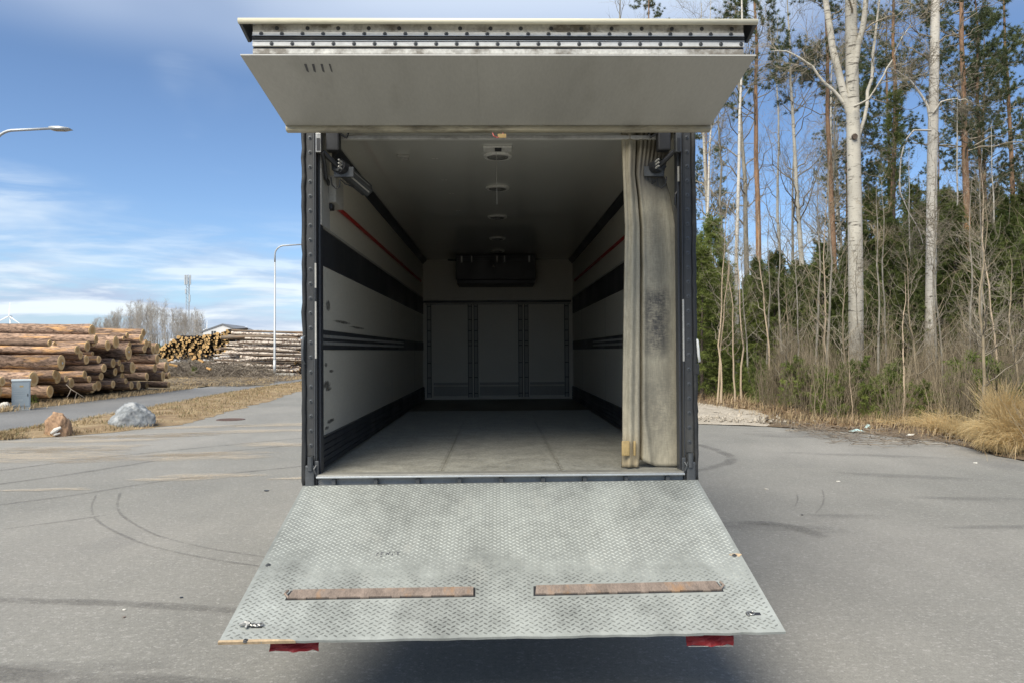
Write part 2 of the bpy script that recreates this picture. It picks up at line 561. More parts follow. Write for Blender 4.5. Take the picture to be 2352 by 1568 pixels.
M['twig_far'] = mat_bark('far twigs', (0.30, 0.27, 0.235), (0.46, 0.43, 0.39), None, (1, 1, 1), 0.5, 0.1, objvar=0.15)  # lighter than the near twigs: distance haze mixed into the bark colour
M['brush'] = mat_bark('brushwood', (0.11, 0.09, 0.075), (0.31, 0.265, 0.21), None, (1, 1, 1), 1.5, 0.1)
M['pine_needle'] = mat_leaf('pine needles', (0.055, 0.085, 0.040), (0.165, 0.19, 0.09), 0.9, 0.35)
M['spruce_needle'] = mat_leaf('spruce needles', (0.060, 0.090, 0.028), (0.225, 0.26, 0.08), 0.9, 0.38)
M['spruce_light'] = mat_leaf('young spruce needles', (0.095, 0.13, 0.032), (0.27, 0.31, 0.085), 1.2, 0.38)
M['galv'] = simple('galvanised steel', (0.46, 0.48, 0.49), 0.45, 0.55, 0.12, 1.5, 60, 0.05)
M['steel_dark'] = simple('dark steel', (0.09, 0.095, 0.10), 0.5, 0.5, 0.2, 4, 60, 0.1)
M['black'] = simple('black plastic', (0.022, 0.023, 0.026), 0.45, 0, 0.2, 6, 60, 0.1)
M['rubber'] = simple('black rubber', (0.018, 0.019, 0.020), 0.6, 0, 0.25, 5, 90, 0.15, dirt=(0.09, 0.085, 0.075), dirt_lo=0.56, dirt_hi=0.8)
M['post'] = simple('door frame steel', (0.040, 0.041, 0.042), 0.5, 0.1, 0.22, 3, 80, 0.1, stretch=(1, 1, 0.25), dirt=(0.12, 0.115, 0.10), dirt_lo=0.5, dirt_hi=0.75)
M['panel'] = simple('cream wall panel', (0.70, 0.67, 0.585), 0.42, 0, 0.06, 1.2, 45, 0.04, stretch=(1, 0.35, 1.4), rvar=0.01)
M['panel_dark'] = simple('grey wall band', (0.042, 0.045, 0.052), 0.45, 0.05, 0.15, 2, 70, 0.1, dirt=(0.13, 0.13, 0.13), dirt_lo=0.66, dirt_hi=0.85)
M['ceiling'] = simple('glossy ceiling', (0.63, 0.625, 0.58), 0.05, 0, 0.05, 0.8, 40, 0.02, bstr=0.001, rvar=0.01, spec=1.0)
M['floor_board'] = simple('floor board', (0.185, 0.178, 0.148), 0.5, 0, 0.14, 2.0, 55, 0.16, stretch=(1.0, 0.3, 1))
M['floor_rib'] = simple('worn floor rib', (0.27, 0.26, 0.22), 0.5, 0, 0.25, 6.0, 55, 0.2)
M['alu'] = simple('worn aluminium', (0.64, 0.632, 0.60), 0.42, 0.1, 0.14, 2.5, 45, 0.12, stretch=(0.6, 1, 1), dirt=(0.16, 0.15, 0.13), dirt_lo=0.55, dirt_hi=0.78, dscale=5)
M['sill'] = simple('worn sill', (0.27, 0.265, 0.24), 0.5, 0.2, 0.2, 3, 60, 0.12, stretch=(0.5, 1, 1))
M['alu_stain'] = simple('stained aluminium', (0.55, 0.54, 0.50), 0.55, 0.1, 0.25, 9, 60, 0.15, dirt=(0.20, 0.18, 0.15), dirt_lo=0.46, dirt_hi=0.62, dscale=9)
M['cream'] = simple('cream gel coat', (0.62, 0.58, 0.44), 0.45, 0, 0.10, 1.5, 60, 0.05, stretch=(0.5, 2, 2), dirt=(0.26, 0.22, 0.14), dirt_lo=0.58, dirt_hi=0.82)
M['cream_dirty'] = simple('dirty cream edge', (0.42, 0.38, 0.28), 0.55, 0, 0.25, 4, 60, 0.1, stretch=(0.6, 2, 2), dirt=(0.10, 0.085, 0.06), dirt_lo=0.52, dirt_hi=0.72, dscale=6)
M['hatch_panel'] = simple('hatch skin', (0.475, 0.468, 0.438), 0.4, 0, 0.13, 1.4, 60, 0.05, bstr=0.03, stretch=(1.6, 0.35, 1), dirt=(0.30, 0.29, 0.26), dirt_lo=0.56, dirt_hi=0.9, dscale=2.2)
M['rust'] = simple('rusty steel', (0.22, 0.175, 0.145), 0.7, 0.25, 0.3, 5, 60, 0.25, stretch=(3, 1, 1), dirt=(0.36, 0.20, 0.09), dirt_lo=0.55, dirt_hi=0.72)
M['rust_pale'] = simple('worn edge', (0.40, 0.30, 0.19), 0.7, 0.1, 0.3, 9, 60, 0.2)
M['red_flag'] = simple('red flag cloth', (0.24, 0.013, 0.017), 0.6, 0, 0.12, 6, 80, 0.1)
M['white_flag'] = simple('white flag cloth', (0.55, 0.53, 0.48), 0.6, 0, 0.1, 6)
M['red_pipe'] = simple('red air hose', (0.42, 0.025, 0.02), 0.4, 0, 0.1, 4)
M['white'] = simple('white plastic', (0.72, 0.71, 0.67), 0.45, 0, 0.06, 4)
M['grey_plastic'] = simple('grey plastic', (0.40, 0.39, 0.36), 0.5, 0, 0.08, 4)
M['lens'] = simple('lamp lens', (0.20, 0.20, 0.19), 0.25, 0, 0.1, 9)
M['lamp_grey'] = simple('lamp grey', (0.42, 0.44, 0.45), 0.45, 0.3, 0.06, 3)
M['cab_paint'] = simple('grey cabinet paint', (0.30, 0.35, 0.38), 0.5, 0.1, 0.1, 2.5, 60, 0.05, dirt=(0.20, 0.22, 0.22), dirt_lo=0.6, dirt_hi=0.85)
M['cab_light'] = simple('pale cabinet paint', (0.42, 0.46, 0.47), 0.5, 0.1, 0.1, 2.5, 60, 0.05)
M['boulder'] = simple('grey boulder', (0.22, 0.235, 0.245), 0.85, 0, 0.40, 3.0, 22, 0.25, bstr=0.6, dirt=(0.44, 0.44, 0.43), dirt_lo=0.50, dirt_hi=0.72, dscale=3.4)
M['rock'] = simple('brown rock', (0.32, 0.20, 0.12), 0.85, 0, 0.35, 4, 22, 0.25, bstr=0.6, dirt=(0.46, 0.37, 0.26), dirt_lo=0.52, dirt_hi=0.7)
M['pale_stone'] = simple('pale stone', (0.55, 0.53, 0.49), 0.8, 0, 0.2, 5)
M['chain'] = simple('worn chain', (0.30, 0.30, 0.29), 0.4, 0.7, 0.3, 20)
M['print'] = simple('faded print', (0.10, 0.10, 0.11), 0.7, 0, 0.3, 30)
M['tyre_rubber'] = simple('tyre rubber', (0.02, 0.02, 0.02), 0.8)
M['house_wall'] = simple('pale house wall', (0.66, 0.66, 0.66), 0.7, 0, 0.05, 1)
M['house_roof'] = simple('grey roof', (0.16, 0.17, 0.19), 0.7, 0, 0.1, 1)
M['glass_dark'] = simple('dark window', (0.045, 0.05, 0.055), 0.15, 0, 0.1, 1)
M['turbine'] = simple('turbine white', (0.80, 0.82, 0.84), 0.5, 0, 0.02, 1)
M['mast'] = simple('galvanised mast', (0.42, 0.46, 0.50), 0.6, 0.1, 0.08, 1)
M['pallet'] = simple('grey pallet wood', (0.40, 0.38, 0.34), 0.8, 0, 0.2, 4, stretch=(0.3, 2, 2))
M['manhole'] = simple('rusty cast iron', (0.13, 0.085, 0.07), 0.7, 0.3, 0.3, 6)
M['litter_blue'] = simple('pale blue plastic', (0.42, 0.58, 0.58), 0.5, 0, 0.2, 6)
M['litter_white'] = simple('pale paper', (0.68, 0.66, 0.60), 0.7, 0, 0.15, 6)
M['tape'] = simple('brown tape', (0.42, 0.30, 0.13), 0.5, 0, 0.2, 6)


def mat_curtain():
    m, N = new_mat('dirty canvas')
    o = oc(N)
    sep = nt_sep(N, o)
    x, z = sep[0], sep[2]
    a = N.noise(N.stretch(o, (1, 1, 0.55)), 3.0, 7, 0.62)
    fine = N.noise(N.stretch(o, (5, 1, 0.6)), 22.0, 5, 0.7)
    weave = N.noise(N.stretch(o, (1, 1, 6)), 40.0, 2, 0.6)
    f = N.math('ADD', N.mapr(a, 0.25, 0.75, 0.80, 1.18), N.mapr(weave, 0.3, 0.7, -0.07, 0.07))
    f = N.math('ADD', f, N.mapr(fine, 0.3, 0.7, -0.18, 0.18))
    c = N.n('ShaderNodeVectorMath', {0: (0.43, 0.39, 0.295), 1: N.n('ShaderNodeCombineXYZ', {0: f, 1: f, 2: f})}, operation='MULTIPLY')
    # rubbed dark grime on the wide half: a band 0.5 m tall ending in a hard lower edge, streaks above it
    def box(v, c0, half, soft):
        return N.mapr(N.math('ABSOLUTE', N.math('SUBTRACT', v, c0)), half - soft, half + soft, 1, 0, smooth=True)
    nb = N.math('ADD', N.math('MULTIPLY', N.noise(N.stretch(o, (2.0, 1, 1.0)), 8.0, 8, 0.75), 0.55), N.math('MULTIPLY', N.noise(N.stretch(o, (1.0, 1, 4.0)), 26.0, 5, 0.75), 0.45))
    g1 = N.math('MULTIPLY', box(x, 1.075, 0.085, 0.05), box(z, 1.99, 0.23, 0.07))
    g2 = N.math('MULTIPLY', box(x, 1.05, 0.06, 0.06), box(z, 2.42, 0.35, 0.2))
    g3 = N.math('MULTIPLY', box(x, 1.06, 0.16, 0.10), box(z, 3.0, 0.16, 0.14))  # shade of the dark gap at the curtain's upper right, painted into the cloth
    g4 = N.math('MULTIPLY', box(x, 1.08, 0.14, 0.08), box(z, 1.42, 0.26, 0.2))
    g = N.math('MAXIMUM', N.math('MULTIPLY', g1, 1.0), N.math('MULTIPLY', g2, 0.45))
    g = N.math('MAXIMUM', g, N.math('MULTIPLY', g4, 0.55))
    k = N.math('MULTIPLY', N.math('MULTIPLY', g, N.mapr(nb, 0.34, 0.56)), 0.92)
    k = N.math('MAXIMUM', k, N.math('MULTIPLY', g3, 0.9))
    c = N.mix(k, c, (0.055, 0.055, 0.06))
    c = N.mix(N.mapr(N.noise(N.stretch(o, (1, 1, .4), (4, 4, 4)), 5, 7, 0.75), 0.46, 0.72, 0, 0.65), c, (0.20, 0.19, 0.155))
    low = N.math('MULTIPLY', N.mapr(z, 1.28, 1.10), N.mapr(x, 0.98, 0.95))
    c = N.mix(N.math('MULTIPLY', low, 0.45), c, (0.36, 0.255, 0.12))
    finish(N, c, 0.85, 0, N.math('ADD', weave, N.math('MULTIPLY', fine, 0.5)), 0.25, 0.004, 0.2)
    return m


M['curtain'] = mat_curtain()


def mat_tread(name, k):
    m, N = new_mat(name)
    o = oc(N)
    a = N.noise(N.stretch(o, (1.0, 0.6, 1)), 2.2, 7, 0.62)
    b = N.noise(o, 14.0, 5, 0.7)
    c = N.noise(o, 90.0, 3, 0.7)
    f = N.math('ADD', N.mapr(a, 0.3, 0.7, 0.58, 1.22), N.mapr(b, 0.3, 0.7, -0.13, 0.13))
    f = N.math('ADD', f, N.mapr(c, 0.3, 0.7, -0.07, 0.07))
    yy = nt_sep(N, o)[1]
    wear = N.mapr(N.math('ADD', yy, N.math('MULTIPLY', N.math('SUBTRACT', a, 0.5), 0.9)), -0.75, -1.25, 0, 1, smooth=True)
    if k > 1:
        f = N.math('ADD', f, N.mapr(wear, 0, 1, 0.36, -0.42))
    else:
        f = N.math('MULTIPLY', f, N.mapr(wear, 0, 1, 0.86, 1.12))
    col = N.n('ShaderNodeVectorMath', {0: (0.298, 0.315, 0.298), 1: N.n('ShaderNodeCombineXYZ', {0: f, 1: f, 2: f})}, operation='MULTIPLY')
    st = N.noise(N.stretch(o, (1, .5, 1), (2, 8, 0)), 3.5, 7, 0.7)
    col = N.mix(N.mapr(st, 0.58, 0.74, 0, 0.45 if k == 1 else 0.1), col, (0.47, 0.47, 0.43))
    st2 = N.noise(N.stretch(o, (1, .6, 1), (6, 3, 0)), 1.7, 7, 0.68)
    if k == 1: col = N.mix(N.mapr(st2, 0.52, 0.70, 0, 0.32), col, (0.15, 0.15, 0.145))
    finish(N, col, N.mapr(a, 0.3, 0.7, 0.68, 0.52), 0.22, c, 0.15, 0.002, 0.4)
    return m


M['tread'] = mat_tread('platform plate', 1)
M['tread_lug'] = mat_tread('platform tread lugs', 2)
M['steel_plain'] = M['galv']

# ------------------------------------------------------------------ ground
def sheet(name, poly, z, mat, kind='structure', parent=None):
    me = bpy.data.meshes.new(name)
    bm = bmesh.new()
    bm.faces.new([bm.verts.new((p[0], p[1], z)) for p in poly])
    bmesh.ops.recalc_face_normals(bm, faces=bm.faces)
    if bm.faces[:][0].normal.z < 0: bmesh.ops.reverse_faces(bm, faces=bm.faces)
    bmesh.ops.triangulate(bm, faces=bm.faces)
    bm.to_mesh(me)
    bm.free()
    me.materials.append(mat)
    o = link(name, me, parent)
    if kind: o['kind'] = kind
    return o


def fbm(x, y, s=1.0, seed=0.0, oct=4):
    return mnoise.fractal(Vector((x * s + seed, y * s - seed, seed * 0.37)), 0.9, 2.1, oct)


sheet('ground', [(-4000, -4000), (4000, -4000), (4000, 6000), (-4000, 6000)], -0.06, M['soil'])
YARD = [(-60, -25), (9, -25), (8.75, 8), (8.6, 12.5), (8.9, 14.8), (8.1, 16.6), (6.46, 18.1), (4.9, 18.8), (3.4, 19.6),
        (2.8, 90), (-9.2, 90), (-9.2, 38), (-60, 38)]
yard = sheet('asphalt_yard', YARD, 0.0, M['asphalt'])
sheet('side_path', [(-60, 14.5), (-26, 15.6), (-13, 16.6), (-10.9, 17.6), (-11.0, 20), (-10.9, 22.7), (-11.3, 28.4), (-11.6, 36), (-11.3, 44),
                    (-9, 47.5), (-9, 52), (-13, 52), (-14.6, 43), (-14.4, 37.5), (-14.6, 30), (-14.4, 23), (-15, 22), (-60, 22)], 0.006, M['asphalt_path'])


def strip_grid(name, left, right, nz, mat, hfun, n=120, m=10, kind='structure', parent=None):
    """ground between two border polylines, with a relief that falls to the border"""
    def samp(pl, t):
        L = [0]
        for a, b in zip(pl[:-1], pl[1:]): L.append(L[-1] + math.dist(a, b))
        d = t * L[-1]
        for i in range(len(pl) - 1):
            if d <= L[i + 1] + 1e-9:
                k = (d - L[i]) / max(1e-9, L[i + 1] - L[i])
                return (pl[i][0] + (pl[i + 1][0] - pl[i][0]) * k, pl[i][1] + (pl[i + 1][1] - pl[i][1]) * k)
        return pl[-1]
    vs, fs = [], []
    for i in range(n + 1):
        a, b = samp(left, i / n), samp(right, i / n)
        for j in range(m + 1):
            t = j / m
            x, y = a[0] + (b[0] - a[0]) * t, a[1] + (b[1] - a[1]) * t
            if 0 < j < m or True:
                jx = 0.24 * fbm(x, y, 1.3, 3.3) + .07 * fbm(x, y, 5.0, 1.3)
                x += jx
                y += 0.18 * fbm(x, y, 1.1, 8.1)
            vs.append((x, y, nz + hfun(x, y, t, i / n)))
    for i in range(n):
        for j in range(m):
            k = i * (m + 1) + j
            fs.append((k, k + 1, k + m + 2, k + m + 1))
    me = bpy.data.meshes.new(name)
    me.from_pydata(vs, [], fs)
    me.materials.append(mat)
    bm = bmesh.new(); bm.from_mesh(me)
    bmesh.ops.recalc_face_normals(bm, faces=bm.faces)
    if sum(f.normal.z for f in bm.faces) < 0: bmesh.ops.reverse_faces(bm, faces=bm.faces)
    bm.to_mesh(me); bm.free()
    me.polygons.foreach_set('use_smooth', [True] * len(me.polygons))
    o = link(name, me, parent)
    if kind: o['kind'] = kind
    return o


VN = [(-9.9, 15.7), (-9.2, 16.3), (-8.3, 17.4), (-7.7, 19.0), (-8.0, 24.5), (-8.8, 35.3), (-9.0, 46)]
VF = [(-10.5, 16.2), (-10.7, 17.3), (-10.95, 19.0), (-10.9, 22.7), (-11.3, 28.4), (-11.6, 35.3), (-11.3, 46)]
verge = strip_grid('grass_verge', VN, VF, 0.010, M['verge'],
                   lambda x, y, t, s: (0.10 * math.sin(math.pi * t) ** 0.6) * (0.6 + 0.5 * fbm(x, y, 0.9, 1.0)) - 0.004)
strip_grid('log_yard', [(-14.5, 22.0), (-14.5, 30), (-14.6, 37), (-15.0, 43)], [(-34, 22), (-34, 30), (-34, 37), (-34, 43)], 0.012, M['slash'],
           lambda x, y, t, s: 0.04 * min(1, t * 12) * (1 + fbm(x, y, 0.8, 2.0)), 60, 30)
strip_grid('slash_ground', [(-11.9, 40), (-13.0, 45), (-12.6, 51), (-9.3, 53), (-6.0, 58), (-6.0, 110)],
           [(-60, 40), (-60, 45), (-60, 51), (-60, 56), (-60, 62), (-60, 110)], 0.020, M['slash'],
           lambda x, y, t, s: 0.10 * min(1, t * 30) * (1 + fbm(x, y, 0.5, 5.0)), 80, 50)
FE = [(9.6, -24), (9.2, 4), (8.9, 9.0), (8.62, 12.5), (8.85, 14.8), (8.05, 16.6), (6.9, 17.75), (6.3, 18.4), (6.6, 20.5), (6.7, 23.5), (5.8, 27.5), (3.0, 30), (2.7, 90)]
FR = [(70, -24), (70, 4), (70, 9), (70, 12.5), (70, 14.8), (70, 20), (70, 25), (70, 30), (70, 38), (70, 46), (70, 58), (70, 75), (70, 130)]


def forest_h(x, y):
    return 0.16 + 0.13 * fbm(x, y, 0.55, 4.0) + 0.05 * fbm(x, y, 2.2, 6.0)


strip_grid('forest_floor', FE, FR, 0.012, M['forest_floor'],
           lambda x, y, t, s: forest_h(x, y) * min(1, t * 45), 170, 70)
strip_grid('gravel_patch', [(2.9, 19.7), (4.9, 18.75), (6.35, 18.15), (7.0, 19.6)], [(2.9, 31), (4.4, 30.5), (6.4, 28.5), (7.5, 22)], 0.016, M['gravel'],
           lambda x, y, t, s: 0.10 * (1 + fbm(x, y, 1.0, 7.0)) * math.sin(math.pi * min(t, .9)) ** .7, 40, 30)


def ribbon(name, pix, wid, mat, parent, z=0.005, px=True, taper=True):
    """mark lying on the ground along picture points, wid in metres"""
    pts = [gr(a, b, 0) if px else Vector((a, b, 0)) for a, b in pix]
    # resample smooth
    P = []
    for i in range(len(pts) - 1):
        p0, p1, p2, p3 = pts[max(i - 1, 0)], pts[i], pts[i + 1], pts[min(i + 2, len(pts) - 1)]
        for k in range(8):
            t = k / 8
            P.append(0.5 * ((2 * p1) + (p2 - p0) * t + (2 * p0 - 5 * p1 + 4 * p2 - p3) * t * t + (3 * p1 - p0 - 3 * p2 + p3) * t ** 3))
    P.append(pts[-1])
    vs, fs, ed = [], [], []
    n = len(P)
    for i, p in enumerate(P):
        t = (P[min(i + 1, n - 1)] - P[max(i - 1, 0)])
        t.z = 0
        t.normalize()
        s = Vector((-t.y, t.x, 0))
        e = min(1, min(i, n - 1 - i) / 3) if taper else 1
        for k, q in enumerate((-1, -0.5, 0, 0.5, 1)):
            c = p + s * q * wid / 2
            vs.append((c.x, c.y, z))
            ed.append(e * (0, 0.8, 1, 0.8, 0)[k])
    for i in range(n - 1):
        for k in range(4):
            a = i * 5 + k
            fs.append((a, a + 1, a + 6, a + 5))
    me = bpy.data.meshes.new(name)
    me.from_pydata(vs, [], fs)
    at_ = me.attributes.new('edge', 'FLOAT', 'POINT')
    at_.data.foreach_set('value', ed)
    me.materials.append(mat)
    return link(name, me, parent)


def blob(name, px, py, rx, ry, mat, parent, rot=0.0, z=0.004, seed=1):
    c = gr(px, py, 0)
    rng = random.Random(seed)
    vs, fs, ed = [(c.x, c.y, z)], [], [1.0]
    n = 28
    ph = [rng.uniform(0, 6.28) for _ in range(4)]
    for ring, e in ((0.45, 0.9), (0.75, 0.55), (1.0, 0.0)):
        for k in range(n):
            a = 2 * math.pi * k / n
            r = ring * (1 + 0.18 * math.sin(2 * a + ph[0]) + 0.12 * math.sin(3 * a + ph[1]) + 0.08 * math.sin(5 * a + ph[2]))
            x, y = rx * r * math.cos(a), ry * r * math.sin(a)
            vs.append((c.x + x * math.cos(rot) - y * math.sin(rot), c.y + x * math.sin(rot) + y * math.cos(rot), z))
            ed.append(e)
    for k in range(n):
        fs.append((0, 1 + k, 1 + (k + 1) % n))
        for q in range(2):
            a, b = 1 + q * n + k, 1 + q * n + (k + 1) % n
            fs.append((a, a + n, b + n, b))
    me = bpy.data.meshes.new(name)
    me.from_pydata(vs, [], fs)
    me.attributes.new('edge', 'FLOAT', 'POINT').data.foreach_set('value', ed)
    me.materials.append(mat)
    return link(name, me, parent)


for pts, wd in (
        ([(-60, 1168), (0, 1159), (180, 1135), (363, 1106), (508, 1089), (694, 1070), (760, 1062)], 0.13),
        ([(-60, 1124), (0, 1111), (140, 1092), (279, 1070), (443, 1045), (697, 1019), (760, 1012)], 0.16),
        ([(-60, 1088), (0, 1080), (217, 1052), (465, 1027), (697, 1005), (760, 998)], 0.15),
        ([(214, 1185), (238, 1206), (290, 1232), (351, 1255), (461, 1279), (568, 1296), (640, 1304)], 0.05),
        ([(223, 1132), (211, 1160), (214, 1185)], 0.035),
        ([(277, 1128), (270, 1155), (274, 1175), (289, 1190), (325, 1212), (371, 1232), (461, 1255), (563, 1272), (640, 1284)], 0.045),
        ([(0, 1216), (60, 1208), (150, 1196), (260, 1180)], 0.06),
        ([(-80, 1372), (0, 1378), (230, 1384), (384, 1392), (538, 1401), (700, 1412)], 0.17),
        ([(-80, 1544), (0, 1551), (140, 1558), (280, 1566), (420, 1574), (560, 1580)], 0.30),
        ([(1560, 1012), (1601, 1020), (1640, 1031), (1672, 1044), (1681, 1052), (1672, 1062), (1641, 1071.5), (1601, 1080), (1540, 1090)], 0.26),
        ([(1888, 1122), (1892, 1142), (1888, 1160), (1872, 1180)], 0.03),
        ([(1830, 1132), (1832, 1148), (1824, 1166)], 0.025),
        ([(1688, 1200), (1780, 1203), (1850, 1218), (1900, 1236)], 0.28)):
    ribbon('tyre_mark', pts, wd, M['tyre'], yard)
for i, (px, py, rx, ry, rot) in enumerate((
        (330, 1000, 2.4, .5, .15), (200, 1012, 1.8, .45, .1), (450, 980, 1.6, .4, .3),
        (390, 1050, 1.7, 0.75, 0.12), (455, 1042, 1.2, 0.45, 0.12), (60, 1045, 2.6, 1.1, 0.1), (150, 1030, 1.9, 0.6, 0.1),
        (485, 1092, 0.8, 0.30, 0.1), (405, 1100, 0.7, 0.22, 0.1), (640, 1020, 1.1, 0.5, 0.1), (265, 1003, 2.2, 0.40, 0.25), (590, 990, 2.2, 0.5, 0.3),
        (655, 975, 1.8, 0.6, 0.4), (120, 1124, 0.6, 0.16, 0.1), (685, 1098, 0.4, 0.16, 0.1), (90, 994, 0.8, 0.25, 0.1), (2080, 1015, 0.8, 0.12, -0.5))):
    blob('sawdust_patch', px, py, rx, ry, M['sawdust'], yard, rot, 0.008, i)
for i, (px, py, rx, ry, rot) in enumerate((
        (1900, 1000, 1.6, 0.7, -0.5), (2120, 1095, 1.2, 0.3, -0.3), (1960, 1185, 0.7, 0.16, 0), (2250, 1145, 0.9, 0.2, -0.2),
        (1760, 1210, 1.0, 0.28, -0.1), (2000, 1045, 1.5, 0.3, -0.3), (80, 1540, 1.0, 0.14, 0.1), (2300, 1210, 0.8, 0.15, 0), (1800, 1000, 1.2, 0.4, -0.4))):
    blob('damp_patch', px, py, rx, ry, M['damp'], yard, rot, 0.004, 40 + i)

# ------------------------------------------------------------------ truck (local: y = 0 at the rear opening, z = height above ground)
TX = 0.036
TROLL = -0.0065
truck = empty('box_truck', (TX, 5.0, 0), (0, TROLL, 0), 'white refrigerated box truck seen into its open dark cargo box from behind', 'truck')
MT = Matrix.Translation((TX, 5.0, 0)) @ Matrix.Rotation(TROLL, 4, 'Y')
MTI = MT.inverted()


def tl(px, py, d):
    return MTI @ at(px, py, d)


def P(name, mb, mats, parent=truck, **kw):
    return mb.build(name, mats, parent, **kw)


LEN = 7.7
# shell
for s in (-1, 1):
    x0, x1 = sorted((s * 1.247, s * 1.275))
    P('side_wall', MB().box(x0, x1, 0.12, LEN + .05, 0.98, 3.38), M['white'])
P('roof', MB().box(-1.275, 1.275, 0.0, LEN + .05, 3.381, 3.41), M['white'])
P('front_wall', MB().box(-1.246, 1.246, LEN, LEN + .05, 1.0, 3.38), M['panel'])
P('ceiling', MB().box(-1.246, 1.246, 0.06, LEN - .001, 3.30, 3.34), M['ceiling'])

fl = MB()
fl.box(-1.246, 1.246, 0.075, LEN - .001, 0.95, 1.006)
floor = P('floor', fl, M['floor_board'])
# ribbed anti-slip relief of the floor: fine cross bars near the opening
rb = MB()
for i in range(150):
    y = 0.10 + i * 0.034
    for k in range(3):
        xa = -1.19 + k * 0.795 + (0.02 if i % 2 else 0)
        rb.box(xa, xa + 0.77, y, y + 0.013, 1.0062, 1.0100)
o = P('floor_ribs', rb, M['floor_rib'], floor)
o['kind'] = 'stuff'


def wall_side(s):
    def bx(z0, z1, t0, t1, y0=0.125, y1=LEN - .002):
        a, b = sorted((s * (1.236 - t1), s * (1.246 - t0)))
        return MB().box(a, b, y0, y1, z0, z1)
    P('wall_panel', bx(2.657, 3.299, 0, 0), M['panel'])
    P('wall_panel', bx(1.952, 2.398, 0, 0), M['panel'])
    P('wall_panel', bx(1.218, 1.813, 0, 0), M['panel'])
    P('wall_band', bx(2.40, 2.655, 0, 0.004), M['panel_dark'])
    a, b = sorted((s * 1.246, s * 1.222))
    trim = MB().box(a, b, 0.125, LEN - .004, 2.6562, 2.672)
    P('band_trim', trim, M['grey_plastic'])
    # load rail with two rows of slots
    rail = MB()
    a, b = sorted((s * 1.231, s * 1.246))
    rail.box(a, b, 0.16, LEN - .01, 1.815, 1.950)
    r = P('load_rail', rail, M['panel_dark'])
    sl_ = MB()
    for i in range(110):
        y = 0.19 + i * 0.044
        for z in (1.849, 1.896):
            a, b = sorted((s * 1.2285, s * 1.2308))
            sl_.box(a, b, y, y + 0.020, z, z + 0.022)
    q = P('rail_slots', sl_, M['grey_plastic'], r)
    q['kind'] = 'stuff'
    # ribbed kick plate
    kp = MB()
    prof = [(1.236, 1.007), (1.212, 1.007)]
    z = 1.007
    for k in range(5):
        prof += [(1.212, z + .028), (1.220, z + .032), (1.220, z + .038), (1.212, z + .042)]
        z += .042
    prof += [(1.216, 1.2175), (1.246, 1.2175), (1.246, 1.007)]
    kp.prism([(s * a, b) for a, b in prof], 0.125, LEN - .006)
    P('kick_plate', kp, M['panel_dark'])
    # dark cove strip between wall and ceiling
    cv = MB().prism([(s * 1.2355, 3.2985), (s * 1.2355, 3.232), (s * 1.226, 3.232), (s * 1.172, 3.286), (s * 1.172, 3.2985)], 0.70, LEN - .008)
    P('cove_strip', cv, M['panel_dark'])
    P('air_hose', MB().tube([(s * 1.219, 0.70, 2.885), (s * 1.222, 3.0, 2.893), (s * 1.222, 7.2, 2.905)], 0.0155, 8), M['red_pipe'])
    # panel joints on the wall
    for yj in (3.9, 6.35):
        a, b = sorted((s * 1.2345, s * 1.246))
        P('joint_strip', MB().box(a, b, yj, yj + .012, 1.2185, 1.8125).box(a, b, yj, yj + .012, 1.9525, 2.3975), M['grey_plastic'])


wall_side(-1)
wall_side(1)

# front bulkhead
def fx(px): return (px - 1141) / FPX * 12.7 - TX
yf = LEN
P('cornice', MB().bbox(fx(973), fx(1316), yf - .05, yf - .001, 2.625, 2.672, .006), M['panel'])
P('cornice_shadow_gap', MB().box(fx(975), fx(1314), yf - .02, yf - .001, 2.590, 2.622), M['black'])  # solid black strip painted in for the shade under the cornice
P('door_head', MB().box(fx(980), fx(1312), yf - .022, yf - .001, 2.555, 2.588), M['grey_plastic'])
for a, b in ((998, 1076), (1103, 1192), (1218, 1298)):
    pn = P('bulkhead_panel', MB().box(fx(a), fx(b), yf - .012, yf - .001, 1.30, 2.553), M['panel'])
    P('kick_strip', MB().bbox(fx(a), fx(b), yf - .03, yf - .001, 1.07, 1.22, .005).box(fx(a), fx(b), yf - .04, yf - .002, 1.245, 1.285), M['grey_plastic'], pn)
for c in (988, 1081.5, 1095, 1197, 1210.5, 1303):
    tk = P('bulkhead_track', MB().box(fx(c - 4), fx(c + 4), yf - .03, yf - .001, 1.04, 2.55), M['grey_plastic'])
    ed = MB()
    ed.box(fx(c - 4.9), fx(c - 3.6), yf - .034, yf - .001, 1.04, 2.56).box(fx(c + 3.6), fx(c + 4.9), yf - .034, yf - .001, 1.04, 2.56)
    for z in (2.52, 2.30, 2.12, 1.95, 1.88, 1.60, 1.36, 1.10):
        ed.box(fx(c - 3.6), fx(c + 3.6), yf - .034, yf - .002, z, z + .012)
    P('track_edge', ed, M['black'], tk)

# cooling unit under the ceiling
ev = MB()
ev.bbox(-0.655, 0.592, 6.98, yf - .002, 2.90, 3.296, .012)
cool = P('cooling_unit', ev, M['black'])
P('drip_tray', MB().bbox(-0.640, 0.577, 6.985, yf - .01, 2.842, 2.898, .006), M['panel_dark'], cool)
gr_ = MB()
for k in range(3):
    gr_.box(-.63, .57, 6.968, 6.979, 3.20 + k * .03, 3.212 + k * .03)
P('grille_bar', gr_, M['panel_dark'], cool)
for px, w_ in ((1067, .026), (1090, .02), (1148, .026), (1165, .02), (1222, .026)):
    x = (px - 1158) / FPX * 12.0 + .055
    P('paper_tag', MB().box(x - w_ / 2, x + w_ / 2, 6.962, 6.966, 3.17, 3.27), M['white'], cool)
tri = MB().prism([(-.09, 3.10), (-.045, 3.10), (-.0675, 3.14)], 6.974, 6.979)
P('warning_mark', tri, M['grey_plastic'], cool)
